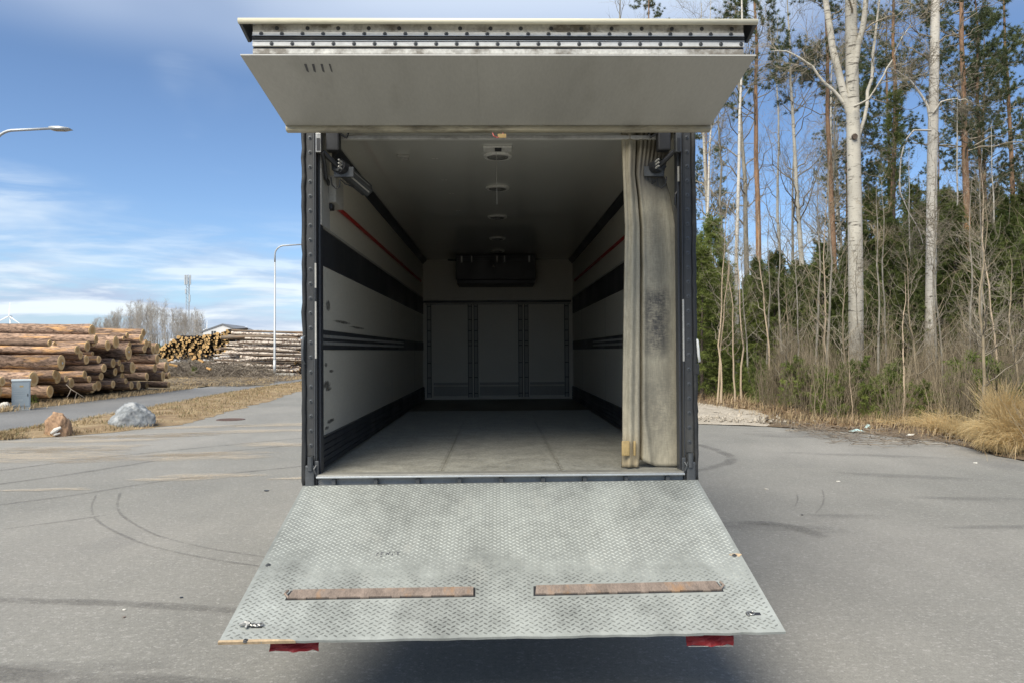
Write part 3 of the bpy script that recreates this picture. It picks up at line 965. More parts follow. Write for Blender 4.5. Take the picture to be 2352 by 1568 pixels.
P('refrigerant_pipe', MB().tube([(-.66, 7.3, 3.25), (-.74, 7.25, 3.24), (-.79, 7.3, 3.25), (-.74, 7.4, 3.26), (-.66, 7.45, 3.26)], .012, 8), M['black'], cool)

# round ceiling lamps
def ceil_lamp(y, r=.086):
    l = MB(); l.smooth = True
    l.lathe([(r * 1.28, -.001), (r * 1.28, -.012), (r * 1.18, -.020), (r * .98, -.020), (r * .96, -.012), (.001, -.012)], 32)
    lo = P('ceiling_lamp', l, M['white'], loc=(-0.002 - TX + .03, y, 3.30))
    g = MB(); g.smooth = True
    g.lathe([(r * .95, -.0125), (r * .90, -.022), (r * .6, -.028), (.001, -.030)], 28)
    P('lamp_lens', g, M['lens'], lo)
    return lo


for y in (0.90, 2.06, 3.60, 5.25, 6.55):
    ceil_lamp(y)
sp = MB().bbox(-.115, .095, .60, .72, 3.285, 3.2995, .004)
sen = P('sensor_plate', sp, M['white'], loc=(0, 0.02, 0))
P('sensor_eye', MB().bbox(-.03, .02, .60, .655, 3.268, 3.284, .005), M['black'], sen)
cord = []
for k in range(13):
    t = k / 12
    cord.append((-.027 - .002 * math.sin(5 * t), .64 + .01 * t, 3.283 - .60 * t))
P('pull_cord', MB().tube([tl(1139.5, 346, 5.66)] + [tl(1140 + 1.5 * t, 346 + 124 * t, 5.66) for t in (.25, .5, .75, 1)], .0018, 5), M['grey_plastic'])
c0 = tl(927, 362, 5.88)
P('roof_bracket', MB().bbox(c0.x - .045, c0.x + .045, c0.y - .02, c0.y + .02, 3.278, 3.2995, .004).box(c0.x - .02, c0.x + .035, c0.y + .02, c0.y + .05, 3.262, 3.2995), M['grey_plastic'])
mk = MB()
for px, py in ((1677, 540), (1705, 680), (1730, 857), (1641, 320)):
    dd = 1.5 * FPX / (805 - (500 + py / 2.613) * .5833)
    q = tl((px / 2.613 * 0 + (1600 + (px - 1600) * 1.0) * .5833 + 45), 700, dd)
    mk.box(q.x - .03, q.x - .008, dd - 5, dd - 4.99, 3.2985, 3.2995).box(q.x + .002, q.x + .02, dd - 5, dd - 4.99, 3.2985, 3.2995)
mo_ = P('scratch_mark', mk, M['white'])
mo_['kind'] = 'stuff'

# rear frame
def post(s):
    pm = MB()
    def X(a, b): return sorted((s * a, s * b))
    a, b = X(1.275, 1.188)
    pm.bbox(a, b, 0.0, 0.118, 0.925, 3.375, .008)
    p = P('door_post', pm, M['post'])
    # bulged outer seal
    pts, rs = [], []
    rng = random.Random(5 + s)
    for k in range(40):
        z = 0.93 + k * (3.365 - .93) / 39
        pts.append((s * (1.268 + rng.uniform(-.004, .004)), -.006 + rng.uniform(-.003, .003), z))
        rs.append(.014 + rng.uniform(-.001, .002))
    m = MB(); m.smooth = True
    m.tube(pts, rs, 10)
    P('rubber_seal', m, M['rubber'], p)
    a, b = X(1.250, 1.205)
    m = MB(); m.bbox(a, b, -.007, -.0005, 1.13, 3.37, .003)
    P('bolt_strip', m, M['post'], p)
    for q, (xa, xb, h) in enumerate(((1.2035, 1.1985, .012), (1.1945, 1.1895, .009))):
        a, b = X(xa, xb)
        P('seal_channel', MB().box(a, b, -h, -.0005, .99, 3.37), M['panel_dark'] if q else M['steel_dark'] if s < 0 else M['post'], p)
    # inner return of the frame
    a, b = X(1.1875, 1.172)
    P('frame_return', MB().bbox(a, b, .04, .122, 1.008, 3.30, .004), M['panel_dark'], p)
    return p


posts = {s: post(s) for s in (-1, 1)}
bolt_mb = MB(); bolt_mb.lathe([(.014, 0), (.014, .0015), (.008, .002), (.0075, .007), (.0045, .008), (.0045, .003), (.001, .003)], 12)
bolt_me = bolt_mb.mesh('bolt', M['steel_dark'])
for s in (-1, 1):
    for k in range(23):
        z = 1.20 + k * .0945
        link('bolt', bolt_me, posts[s], (s * 1.226, -.0075, z), (R(90), 0, 0))
# pale reflective strips and upper cream lining on the left frame, one strip on the right
def zz(py, d=5.0): return 1.8 + (805 - py) / FPX * d
lt = posts[-1]
for a, b in ((603, 660), (691, 820)):
    P('reflector_strip', MB().bbox(-1.1985, -1.1875, -.011, -.0008, zz(b), zz(a), .002), M['grey_plastic'], lt)
P('frame_lining', MB().box(-1.1715, -1.166, .045, .30, 2.63, 3.29), M['grey_plastic'], lt)
P('reflector_strip', MB().bbox(1.1875, 1.1985, -.011, -.0008, zz(832), zz(690), .002), M['grey_plastic'], posts[1])
P('reflector_strip', MB().bbox(1.1735, 1.1845, .026, .0395, zz(415), zz(380), .002), M['grey_plastic'], posts[1])
# lower ends of the posts: hinge knuckles and a clamp
for s in (-1, 1):
    a, b = sorted((s * 1.26, s * 1.20))
    m = MB().bbox(a, b, -.034, -.001, .93, 1.075, .012)
    m.cyl((s * 1.225, -.03, 1.04), (s * 1.225, -.03, 1.13), .018, 10)
    a, b = sorted((s * 1.20, s * 1.175))
    m.bbox(a, b, -.02, -.001, 1.00, 1.10, .005)
    m.tube([(s * 1.19, -.02, 1.07), (s * 1.20, -.04, 1.05), (s * 1.19, -.035, 1.02)], .007, 6)
    P('hinge_clamp', m, M['steel_dark'], posts[s])


def flap(s, prof):
    """torn rubber flap along the outside of the post: (z, reach)"""
    vs, fs = [], []
    for z, x in prof:
        vs += [(s * 1.262, -.012, z), (s * (1.268 + x * .6), -.024, z), (s * (1.270 + x), -.010, z), (s * (1.262 + x * .5), .02, z), (s * 1.262, .03, z)]
    for i in range(len(prof) - 1):
        for k in range(4):
            a = i * 5 + k
            fs.append((a, a + 1, a + 6, a + 5))
    m = MB(); m.smooth = True
    m.add(vs, fs)
    P('rubber_flap', m, M['rubber'], posts[s])


flap(-1, [(zz(1108), .012), (zz(1100), .018), (zz(1040), .017), (zz(1000), .014), (zz(985), .006), (zz(960), .008), (zz(850), .006), (zz(838), .004)])
flap(1, [(zz(1010), .006), (zz(985), .010), (zz(955), .008), (zz(948), .016), (zz(925), .010), (zz(890), .008), (zz(865), .001)])
m = MB().tube([tl(703, 768, 5.0), tl(697, 776, 4.98), tl(695, 800, 4.97), tl(695, 825, 4.97), tl(699, 834, 4.98), tl(703, 836, 5.0)], .008, 8)
m.bbox(-1.283, -1.264, -.03, .0, zz(826), zz(778), .004)
P('door_hook', m, M['steel_dark'], lt)
m = MB(); m.smooth = True
m.tube([tl(1599, 778, 5.0), tl(1602, 782, 4.98), tl(1603.5, 800, 4.97), tl(1604.5, 815, 4.97), tl(1607, 828, 4.98), tl(1603, 832, 5.0)], [.006, .008, .009, .009, .008, .006], 8)
P('grab_handle', m, M['white'], posts[1])
P('handle_bracket', MB().bbox(1.262, 1.292, -.025, .02, zz(862), zz(838), .004), M['rubber'], posts[1])

# header and curtain rail
P('header', MB().bbox(-1.187, 1.187, 0.0, .10, 3.262, 3.375, .006), M['post'])
P('curtain_rail', MB().bbox(-1.10, 1.10, .11, .15, 3.208, 3.232, .004), M['alu'])
P('cable_tab', MB().tube([tl(1131, 305, 5.0), tl(1134, 313, 4.99), tl(1142, 317, 4.985), tl(1154, 312, 4.99), tl(1156, 305, 5.0)], .0035, 6), M['red_pipe'])
P('tape_tab', MB().box(-.01, .045, -.016, -.012, zz(317), zz(308)), M['tape'])

# sill
sill = P('sill', MB().bbox(-1.185, 1.185, -.028, .072, .990, 1.012, .005), M['sill'])
P('sill_edge', MB().bbox(-1.188, 1.188, -.040, -.0285, .990, 1.003, .004), M['galv'], sill)
P('rear_crossbeam', MB().box(-1.20, 1.20, .022, .07, .86, .985), M['grey_plastic'], sill)
for i in range(9):
    x = -1.08 + i * .27
    P('sill_bracket', MB().box(x - .012, x + .012, -.02, .021, .945, .983).cyl((x, -.012, .955), (x, .02, .955), .014, 8), M['steel_dark'], sill)
for i in range(5):
    x = -.78 + i * .40
    P('hinge_tab', MB().bbox(x - .035, x + .035, -.045, .018, .928, .944, .003), M['steel_dark'], sill)

# ---- raised rear hatch
PAN = ((-1.21, 3.258), (-0.37, 3.147))
hm = MB()
hm.prism([(PAN[0][0], PAN[0][1]), (PAN[1][0], PAN[1][1]), (PAN[1][0], PAN[1][1] + .02), (PAN[0][0], PAN[0][1] + .006)], -1.276, 1.276, 'x')
hatch = P('rear_hatch', hm, M['hatch_panel'])
P('hatch_core', MB().prism([(-1.147, 3.262), (-.40, 3.172), (-.40, 3.53), (-1.0, 3.500), (-1.147, 3.432)], -1.226, 1.226, 'x'), M['black'], hatch)
P('hatch_skin', MB().prism([(-1.21, 3.428), (-1.0, 3.506), (-.36, 3.532), (-.36, 3.545), (-1.0, 3.520), (-1.21, 3.436)], -1.274, 1.274, 'x'), M['cream'], hatch)
lip = MB()
lip.smooth = True
pr = [(-1.232 + .013 * math.cos(a), 3.4185 + .0145 * math.sin(a)) for a in np.linspace(0, 2 * math.pi, 14, endpoint=False)]
lip.prism(pr, -1.278, 1.278, 'x')
P('hatch_lip', lip, M['cream'], hatch)
for s in (-1, 1):
    a, b = sorted((s * 1.262, s * 1.276))
    P('hatch_end_cap', MB().prism([(-1.228, 3.404), (-1.09, 3.37), (-1.05, 3.40), (-1.05, 3.480), (-1.228, 3.430)], a, b, 'x'), M['steel_dark'], hatch)
ys = -1.165
def zs(z): return 1.8 + (z - 1.8) * .9635
def strip(name, z0, z1, mat, dy=.0, dep=.018, b=.003):
    return P(name, MB().bbox(-1.228, 1.228, ys - dy, ys + dep, zs(z0), zs(z1), b), mat, hatch)
st_a = strip('hatch_flange', 3.451, 3.492, M['alu_stain'], .004)
st_b = strip('seal_strip', 3.4285, 3.448, M['alu'], .012)
rub = MB(); rub.smooth = True
rub.prism([(ys - .004 - .014 * math.sin(t), zs(3.4020 + .0245 * t / math.pi)) for t in np.linspace(0, math.pi, 7)] + [(ys + .012, zs(3.4265)), (ys + .012, zs(3.4020))], -1.228, 1.228, 'x')
P('hatch_gasket', rub, M['rubber'], hatch)
st_c = strip('seal_strip', 3.3745, 3.3985, M['alu'], .012)
strip('hatch_gap', 3.3645, 3.3740, M['black'], .0)
strip('hatch_edge', 3.336, 3.3635, M['alu_stain'], .006)
for z in (3.4268, 3.4004):
    P('strip_ridge', MB().box(-1.228, 1.228, ys - .016, ys - .0122, zs(z), zs(z) + .0022), M['galv'], hatch)
b2 = MB(); b2.lathe([(.0105, 0), (.0105, .001), (.0065, .0015), (.006, .006), (.0035, .0065), (.001, .003)], 10)
b2m = b2.mesh('bolt', M['steel_dark'])
for x0, dx, z, par, dy in ((-1.15, .1575, 3.470, st_a, .0045), (-1.228, .1058, 3.438, st_b, .0125), (-1.175, .1058, 3.3865, st_c, .0125)):
    x = x0
    while x < 1.262:
        link('bolt', b2m, par, (x * .9635, ys - dy, zs(z)), (R(90), 0, 0))
        x += dx
ed = MB(); ed.smooth = True
ed.prism([(-.395, 3.150), (-.40, 3.128), (-.385, 3.118), (-.35, 3.118), (-.345, 3.150)], -1.276, 1.276, 'x')
P('hatch_bottom_edge', ed, M['cream_dirty'], hatch)
def pz(y): return PAN[0][1] + (PAN[1][1] - PAN[0][1]) * (y - PAN[0][0]) / (PAN[1][0] - PAN[0][0])
for xs in (-.115,):
    P('panel_seam', MB().prism([(-1.205, pz(-1.205) - .0012), (-.40, pz(-.40) - .0012), (-.40, pz(-.40) + .002), (-1.205, pz(-1.205) + .002)], xs, xs + .0015, 'x'), M['hatch_panel'], hatch)
sm = MB()
for cx, sz, sk in ((655, 10, 9), (718, 10, 6), (790, 9, 7), (858, 6, 8)):
    qs = []
    for ax, ay in ((cx - sz - sk, 543), (cx + sz - sk, 543), (cx + sz + sk * 1.4, 606), (cx - sz + sk * 1.4, 600)):
        X, Y = (900 + ax / 2.138) * .5833, ay / 2.138 * .5833
        best = None
        for k in range(60):
            d = 3.79 + k * .014
            q = tl(X, Y, d)
            zp = PAN[0][1] + (PAN[1][1] - PAN[0][1]) * (q.y - PAN[0][0]) / (PAN[1][0] - PAN[0][0])
            e = abs(q.z - zp)
            if best is None or e < best[0]: best = (e, q, zp)
        qs.append((best[1].x, best[1].y, best[2] - .0025))
    sm.add(qs + [(a, b, c + .0015) for a, b, c in qs], [(0, 1, 2, 3), (7, 6, 5, 4), (0, 4, 5, 1), (1, 5, 6, 2), (2, 6, 7, 3), (3, 7, 4, 0)])
P('smear_mark', sm, M['print'], hatch)

# struts and latch gear at the top corners
for s in (-1, 1):
    g = MB()
    x = s * 1.170
    g.bbox(min(x - .017, x + .017), max(x - .017, x + .017), -.02, .03, zz(350), zz(306), .003)
    P('latch_plate', g, M['chain'] if s < 0 else M['steel_dark'], posts[s])
    g = MB().box(x - .010, x + .010, -.024, -.0205, zz(346), zz(318))
    P('latch_slot', g, M['black'], posts[s])
    g = MB()
    g.bbox(s * 1.13 if s < 0 else 1.045, s * 1.045 if s < 0 else 1.13, .02, .10, 3.11, 3.28, .01)
    g.tube([(s * 1.15, .02, zz(345)), (s * 1.10, .06, zz(362)), (s * 1.05, .12, zz(378))], .016, 8)
    g.cyl((s * 1.06, .10, zz(372)), (s * 1.03, .16, zz(376)), .045, 14)
    g.tube([(s * 1.05, .04, 3.23), (s * 1.0, .05, 3.20), (s * .985, .06, 3.25), (s * .99, .06, 3.28)], .008, 6)
    P('hatch_motor', g, M['black'])
    g = MB()
    d0 = Vector((s * 1.075, .10, zz(368))); d1 = Vector((s * .93, .42, zz(405)))
    g.tube([d0, d1], .050, 6)
    g.box(min(s * 1.10, s * .97), max(s * 1.10, s * .97), .12, .15, zz(395), zz(372))
    P('strut_housing', g, M['steel_dark'])
    g = MB()
    for k in range(3):
        o_ = Vector((0, 0, .022 * (k - 1)))
        g.tube([d0 + o_ + Vector((s * -.02, -.045, .0)), d1 + o_ + Vector((s * -.02, -.045, 0))], .006, 5)
    P('housing_rib', g, M['grey_plastic'])
    P('loom', MB().tube([(s * 1.115, .10, zz(398)), (s * 1.11, .11, zz(415)), (s * 1.085, .12, zz(424)), (s * 1.065, .13, zz(418)), (s * 1.06, .13, zz(400)), (s * 1.03, .15, zz(410)), (s * .98, .20, zz(414))], .005, 6), M['black'])
# control box on the left wall
cbx = MB().bbox(-1.236, -1.115, .26, .42, zz(466, 5.3), zz(404, 5.3), .012)
cb = P('control_box', cbx, M['grey_plastic'])
P('box_cover', MB().bbox(-1.235, -1.130, .42, .60, zz(470, 5.4), zz(408, 5.4), .01), M['grey_plastic'], cb)
P('switch', MB().bbox(-1.19, -1.165, .248, .2595, zz(445, 5.28), zz(428, 5.28), .003), M['black'], cb)
P('cable', MB().tube([(-1.148, .0, zz(348)), (-1.146, .05, zz(370)), (-1.147, .10, zz(400)), (-1.150, .18, zz(418, 5.2)), (-1.165, .245, zz(423, 5.25))], .012, 8), M['black'], cb)
P('cable_gland', MB().bbox(-1.205, -1.145, .28, .36, zz(480, 5.3), zz(467, 5.3), .006).tube([(-1.20, .30, zz(480, 5.3)), (-1.19, .28, zz(486, 5.3)), (-1.18, .31, zz(480, 5.3))], .006, 6), M['black'], cb)
P('hose_end', MB().tube([(-1.19, .34, zz(474, 5.35)), (-1.205, .5, zz(476, 5.5) - .0), (-1.219, .70, 2.885)], .0155, 8), M['red_pipe'], cb)
P('instruction_sheet', MB().box(-1.2355, -1.2335, .30, .46, zz(522, 5.35), zz(490, 5.35)), M['white'])
tx = MB()
for k in range(9):
    tx.box(-1.2333, -1.2328, .32, .44 - .02 * (k % 3), zz(494 + k * 3, 5.35) - .003, zz(494 + k * 3, 5.35))
P('sheet_text', tx, M['print'])
P('cable_loop', MB().tube([tl(1557, 440, 5.06), tl(1552, 447, 5.05), tl(1551, 470, 5.05), tl(1556, 479, 5.05), tl(1560, 470, 5.05), tl(1561, 450, 5.05), tl(1557, 440, 5.06)], .008, 8), M['black'])
# wall scuffs next to the opening
rng = random.Random(3)
for y, z, w_, h_ in ((.55, 2.13, .09, .05), (.50, 1.565, .15, .035), (.55, 1.535, .12, .02), (.48, 1.71, .06, .02), (.62, 1.30, .16, .02), (.5, 1.262, .09, .015),
                     (1.05, 2.03, .40, .016), (1.75, 2.005, .45, .014), (.66, 1.66, .10, .015)):
    n = 16
    vs, ed_, fs = [(-1.2352, y, z)], [1.0], []
    for k2, e2 in ((.5, .8), (1.0, 0.0)):
        for k in range(n):
            rr = k2 * rng.uniform(.75, 1.15)
            vs.append((-1.2352, y + w_ * rr * math.cos(2 * math.pi * k / n), z + h_ * rr * math.sin(2 * math.pi * k / n)))
            ed_.append(e2)
    for k in range(n):
        fs.append((0, 1 + k, 1 + (k + 1) % n))
        fs.append((1 + k, 1 + n + k, 1 + n + (k + 1) % n, 1 + (k + 1) % n))
    me = bpy.data.meshes.new('scuff_mark')
    me.from_pydata(vs, [], fs)
    me.attributes.new('edge', 'FLOAT', 'POINT').data.foreach_set('value', ed_)
    me.materials.append(M['smudge'])
    link('scuff_mark', me, truck)


# ---- tail lift platform
PANG = math.atan2(.431, 1.5)
PTW = -.0055
MP = MT @ Matrix.Translation((0, -.03, .951)) @ Matrix.Rotation(PANG, 4, 'X') @ Matrix.Rotation(PTW, 4, 'Y')
MPI = MP.inverted()
PL = 1.562


def plat(px, py):
    d = MPI.to_3x3() @ ray(px, py)
    o = MPI @ Vector((0, 0, CAM_Z))
    k = -o.z / d.z
    return o + d * k


pm = MB()
rngp = random.Random(9)
tip = [(1.272 - 2.544 * k / 40, -PL - .004 + rngp.uniform(-.004, .004)) for k in range(41)]
top = [(-1.272, 0), (1.272, 0)] + tip
n = len(top)
vs = [(a, b, 0) for a, b in top] + [(a, b, -.045 if b > -.1 else -.012) for a, b in top]
pm.add(vs, [tuple(range(n)), tuple(range(2 * n - 1, n - 1, -1))] + [(i, (i + 1) % n, (i + 1) % n + n, i + n) for i in range(n)])
lift = P('tail_lift', pm, M['tread'], loc=(0, -.03, .951), rot=(PANG, 0, 0))
lift.rotation_euler = (Matrix.Rotation(PANG, 4, 'X') @ Matrix.Rotation(PTW, 4, 'Y')).to_euler()
# bars
pb = [plat(655, 1367), plat(1090, 1361), plat(1228, 1355), plat(1660, 1347)]
BARS = [(plat(657, 1377), plat(1089, 1369), plat(1089, 1349), plat(672, 1356)), (plat(1228, 1367), plat(1660, 1357), plat(1645, 1336), plat(1230, 1346))]
LATCH = [plat(578, 1438), plat(1732, 1409)]


def in_quad(x, y, q, mgn):
    xs = [p.x for p in q]; ys_ = [p.y for p in q]
    return min(xs) - mgn < x < max(xs) + mgn and min(ys_) - mgn < y < max(ys_) + mgn


out = [(-.0130, 0), (-.006, .0042), (.006, .0042), (.0130, 0), (.006, -.0042), (-.006, -.0042)]
V, F = [], []
b0 = 0
rl = np.random.default_rng(4)
for i in range(-60, 61):
    for j in range(0, 46):
        x, y = i * .0211, -.015 - (j + (.5 if i % 2 else 0)) * .0346
        if abs(x) > 1.262 or y < -PL + .008: continue
        if any(in_quad(x, y, q, .012) for q in BARS) or any(abs(x - l.x) < .05 and abs(y - l.y) < .03 for l in LATCH): continue
        a = R(38) if i % 2 else R(-38)
        ca, sa = math.cos(a), math.sin(a)
        h = .0030 * rl.uniform(.8, 1.1)
        for u, v in out: V.append((x + u * ca - v * sa, y + u * sa + v * ca, 0.0002))
        for u in (-.0062, .0062): V.append((x + u * ca, y + u * sa, h))
        k = b0
        F += [(k, k + 6, k + 1, k + 1), (k + 1, k + 6, k + 7, k + 2), (k + 2, k + 7, k + 3, k + 3), (k + 3, k + 7, k + 4, k + 4), (k + 4, k + 7, k + 6, k + 5), (k + 5, k + 6, k, k)]
        b0 += 8
F3 = np.array([f[:3] for f in F] + [(f[0], f[2], f[3]) for f in F if f[2] != f[3]])
lug = link('tread_lugs', np_mesh('tread_lugs', [(np.array(V), F3[:, ::-1], 0)], M['tread_lug'], False), lift)
lug['kind'] = 'stuff'
for q in BARS:
    a, b, c, d = q
    up = Vector((0, 0, .0075))
    sl_ = MB()
    e = Vector((0, -.003, 0))
    sl_.add([a + e + Vector((-.006, 0, .0008)), b + e + Vector((.006, 0, .0008)), c + Vector((.006, .003, .0008)), d + Vector((-.010, .003, .0008))], [(0, 1, 2, 3)])
    so = P('slot', sl_, M['black'], lift)
    bar = MB()
    vs = [a + Vector((.004, .006, .001)), b + Vector((-.004, .006, .001)), c + Vector((-.004, 0, .001)), d + Vector((.004, 0, .001))]
    vs = vs + [v + up for v in vs]
    bar.add(vs, [(3, 2, 1, 0), (4, 5, 6, 7), (0, 1, 5, 4), (1, 2, 6, 5), (2, 3, 7, 6), (3, 0, 4, 7)])
    bo = P('stop_bar', bar, M['rust'], lift)
    end = a if q is BARS[0] else b
    sgn = -1 if q is BARS[0] else 1
    hook = MB().tube([end + Vector((sgn * -.01, .01, .006)), end + Vector((sgn * .012, .03, .016)), end + Vector((sgn * .004, .06, .014))], .006, 6)
    P('bar_hinge', hook, M['rust'], lift)
    lk = MB()
    for k in range(6):
        t = (k + .5) / 6
        p = a.lerp(b, t)
        lk.box(p.x - .02, p.x + .02, p.y - .001, p.y + .006, .001, .0092)
    be_ = P('bar_edge', lk, M['rust'], lift)
    be_['kind'] = 'stuff'
l0, l1 = LATCH
g = MB()
g.tube([l0 + Vector((-.055, -.002, .012)), l0 + Vector((-.03, .004, .016)), l0 + Vector((-.005, -.002, .014))], [.006, .013, .010], 8)
g.tube([l0 + Vector((-.02, .02, .012)), l0 + Vector((-.015, 0, .022)), l0 + Vector((-.02, -.022, .010))], .007, 6)
for k in range(3):
    c = l0 + Vector((.005 + .018 * k, .002 * (-1) ** k, .010))
    g.tube([c + Vector((.012 * math.cos(t), .009 * math.sin(t), .003 * math.sin(2 * t))) for t in np.linspace(0, 2 * math.pi, 9)], .004, 5)
P('chain_hook', g, M['chain'], lift)
P('latch_hole', MB().box(l0.x + .0, l0.x + .05, l0.y - .012, l0.y + .012, .0003, .0016), M['black'], lift)
P('latch_hole', MB().box(l1.x - .038, l1.x + .030, l1.y - .010, l1.y + .010, .0003, .0016), M['black'], lift)
g = MB().tube([l1 + Vector((-.012 + .012 * math.cos(t), .013 * math.sin(t), .006)) for t in np.linspace(0, 2 * math.pi, 11)], .0035, 6)
g.tube([l1 + Vector((-.03, -.02, .004)), l1 + Vector((-.034, .006, .006)), l1 + Vector((-.02, .012, .006))], .004, 5)
P('latch_ring', g, M['chain'], lift)
P('worn_edge', MB().prism([(-1.274, -PL + .006), (-1.10, -PL + .010), (-.95, -PL + .004), (-.93, -PL - .007), (-1.274, -PL - .008)], -.011, .0022, 'z'), M['rust_pale'], lift)
for px, py in ((616, 1297), (669, 1966 * .5833), (1687, 1275), (564 + 0, 1471)):
    q = plat(px, py)
    if abs(q.x) < 1.26:
        link('edge_bolt', bolt_me, lift, (q.x, q.y, .0005))
q = plat(1690, 1274)
P('rust_spot', MB().prism([(q.x + .03 * math.cos(t) * (1 + .3 * math.sin(3 * t)), q.y + .018 * math.sin(t)) for t in np.linspace(0, 2 * math.pi, 14, endpoint=False)], .0004, .0014, 'z'), M['rust_pale'], lift)
q = plat(1794, 1126)
g = MB()
def strokes(mb, lines, conv, wid, z):
    for ln in lines:
        pts = [conv(*p) for p in ln]
        for a, b in zip(pts[:-1], pts[1:]):
            t = (b - a); L = t.length
            if L < 1e-6: continue
            t /= L
            s = Vector((-t.y, t.x, 0)) * wid / 2
            mb.add([a - s + Vector((0, 0, z)), b - s + Vector((0, 0, z)), b + s + Vector((0, 0, z)), a + s + Vector((0, 0, z))], [(0, 1, 2, 3)])
strokes(g, [[(650, 520), (665, 460), (715, 435)], [(770, 415), (870, 435)], [(780, 440), (795, 470), (780, 515)], [(755, 545), (830, 550)], [(920, 500), (990, 440)],
            [(1070, 400), (1020, 450), (1015, 510)], [(1130, 450), (1140, 490), (1110, 515)], [(1180, 410), (1360, 418)], [(1305, 440), (1300, 505)]],
        lambda a, b: plat((1400 + a / 7.84) * .5833, (2120 + b / 7.84) * .5833), .0042, .0034)
P('stencil_mark', g, M['print'], lift)
g = MB()
for px in (1300, 1100, 900):
    pass
# underframe of the platform
P('lift_beam', MB().box(-1.2, 1.2, -.10, -.02, -.11, -.047).box(-.75, -.65, -1.1, -.1, -.08, -.047).box(.65, .75, -1.1, -.1, -.08, -.047), M['steel_dark'], lift)
# red warning flags hanging under the tip
for x0, x1, zb, hand in ((-1.066, -.842, .444, 0), (.838, 1.055, .443, 1)):
    f = MB()
    yb = -1.475
    nseg = 8
    vs, fs = [], []
    for i in range(nseg + 1):
        for j in range(5):
            x = x0 + (x1 - x0) * i / nseg
            z = zb + ((.070 if hand else .050) * j / 4) + (.004 * math.sin(3 * i) if j == 0 else 0)
            vs.append((x, yb + .010 * math.sin(i * 1.1 + j) + .006 * j, z))
    for i in range(nseg):
        for j in range(4):
            a = i * 5 + j
            fs.append((a, a + 5, a + 6, a + 1))
    f.add(vs, fs)
    fo = P('warning_flag', f, M['red_flag'])
    wm = MB()
    if hand:
        wm.prism([(x0 + .0, zb + .050), (x0 + .07, zb + .050), (x0 + .12, zb + .078), (x0 + .02, zb + .078)], yb - .012, yb - .010)
        wm.prism([(x0 + .10, zb + .054), (x0 + .13, zb + .058), (x0 + .20, zb + .080), (x0 + .16, zb + .080)], yb - .012, yb - .010)
    wm.box(x0 + .005, x1 - .005, yb - .006, yb - .004, zb - .001, zb + .0005)
    P('flag_stripe', wm, M['white_flag'], fo)

# chassis, axle and wheels below the box
for s in (-1, 1):
    P('chassis_rail', MB().box(min(s * .38, s * .46), max(s * .38, s * .46), .25, LEN + .6, .62, .86), M['steel_dark'])
P('subframe', MB().box(-1.1, 1.1, .3, LEN, .861, .945), M['steel_dark'])
P('axle', MB().cyl((-.9, 2.6, .48), (.9, 2.6, .48), .09, 12), M['steel_dark'])
wh = MB(); wh.smooth = True
wh.lathe([(.28, -.14), (.44, -.15), (.49, -.12), (.50, -.05), (.50, .05), (.49, .12), (.44, .15), (.28, .14)], 36)
rm = MB(); rm.smooth = True
rm.lathe([(.279, -.13), (.26, -.10), (.24, .02), (.12, .04), (.11, .10), (.001, .10)], 28)
whm, rmm = wh.mesh('wheel', M['tyre_rubber']), rm.mesh('rim', M['galv'])
for yy in (2.6, 6.6):
    for s in (-1, 1):
        t_ = link('wheel', whm, truck, (s * 1.06, yy, .50), (0, R(90) * s, 0))
        link('rim', rmm, t_)

# ------------------------------------------------------------------ curtain hanging in the opening
def lerp_tab(tab, y):
    for (y0, v0), (y1, v1) in zip(tab[:-1], tab[1:]):
        if y <= y1: return v0 + (v1 - v0) * (y - y0) / (y1 - y0)
    return tab[-1][1]


CL = [(300, 1427), (420, 1432), (520, 1436), (700, 1433), (900, 1430), (1000, 1430), (1072, 1428)]
CR = [(300, 1546), (350, 1536), (402, 1524), (448, 1539), (525, 1552), (615, 1558), (700, 1560), (800, 1563), (870, 1566), (1080, 1567)]
nu, nv = 72, 90
vs, fs = [], []
for j in range(nv + 1):
    v = j / nv
    for i in range(nu + 1):
        u = i / nu
        bot = 1072 if u < .29 else (1052 + 18 * min(1, (u - .29) / .28) ** .8)
        py = 302 + (bot - 302) * v
        xl, xr = lerp_tab(CL, py), lerp_tab(CR, py)
        px = xl + (xr - xl) * u
        top = max(0, 1 - v / .16)
        if u < .29:
            a = u / .29
            f = .045 * math.sin(math.pi * a) ** .45 + .010 * math.sin(2 * math.pi * a * 2 + .5 + 2 * v)
        else:
            a = (u - .29) / .71
            f = -.020 + .028 * min(1, a / .10) ** .6 - .055 * math.exp(-(a / .05) ** 2) + .012 * math.sin(4.2 * a + 2.0 * v) + .007 * math.sin(9 * a - 5 * v)
            f += top * .022 * math.sin(52 * a) * (1 if a < .6 else .4)
            f += .014 * math.exp(-((a - .1 - .25 * max(0, v - .85) * 4) / .06) ** 2)
            f -= .03 * max(0, a - .82) * 3 * (1 - v)
        f += .004 * fbm(u * 3, v * 14, 1.0, 2.0)
        Y = 5.165 - f
        vs.append(tuple(at(px, py, Y)))
for j in range(nv):
    for i in range(nu):
        k = j * (nu + 1) + i
        fs.append((k, k + 1, k + nu + 2, k + nu + 1))
me = bpy.data.meshes.new('strip_curtain')
me.from_pydata(vs, [], fs)
me.materials.append(M['curtain'])
me.polygons.foreach_set('use_smooth', [True] * len(me.polygons))
curt = link('curtain', me)
tag(curt, 'dirty beige canvas curtain bunched at the right side of the truck opening', 'curtain')
md = curt.modifiers.new('thick', 'SOLIDIFY'); md.thickness = .003
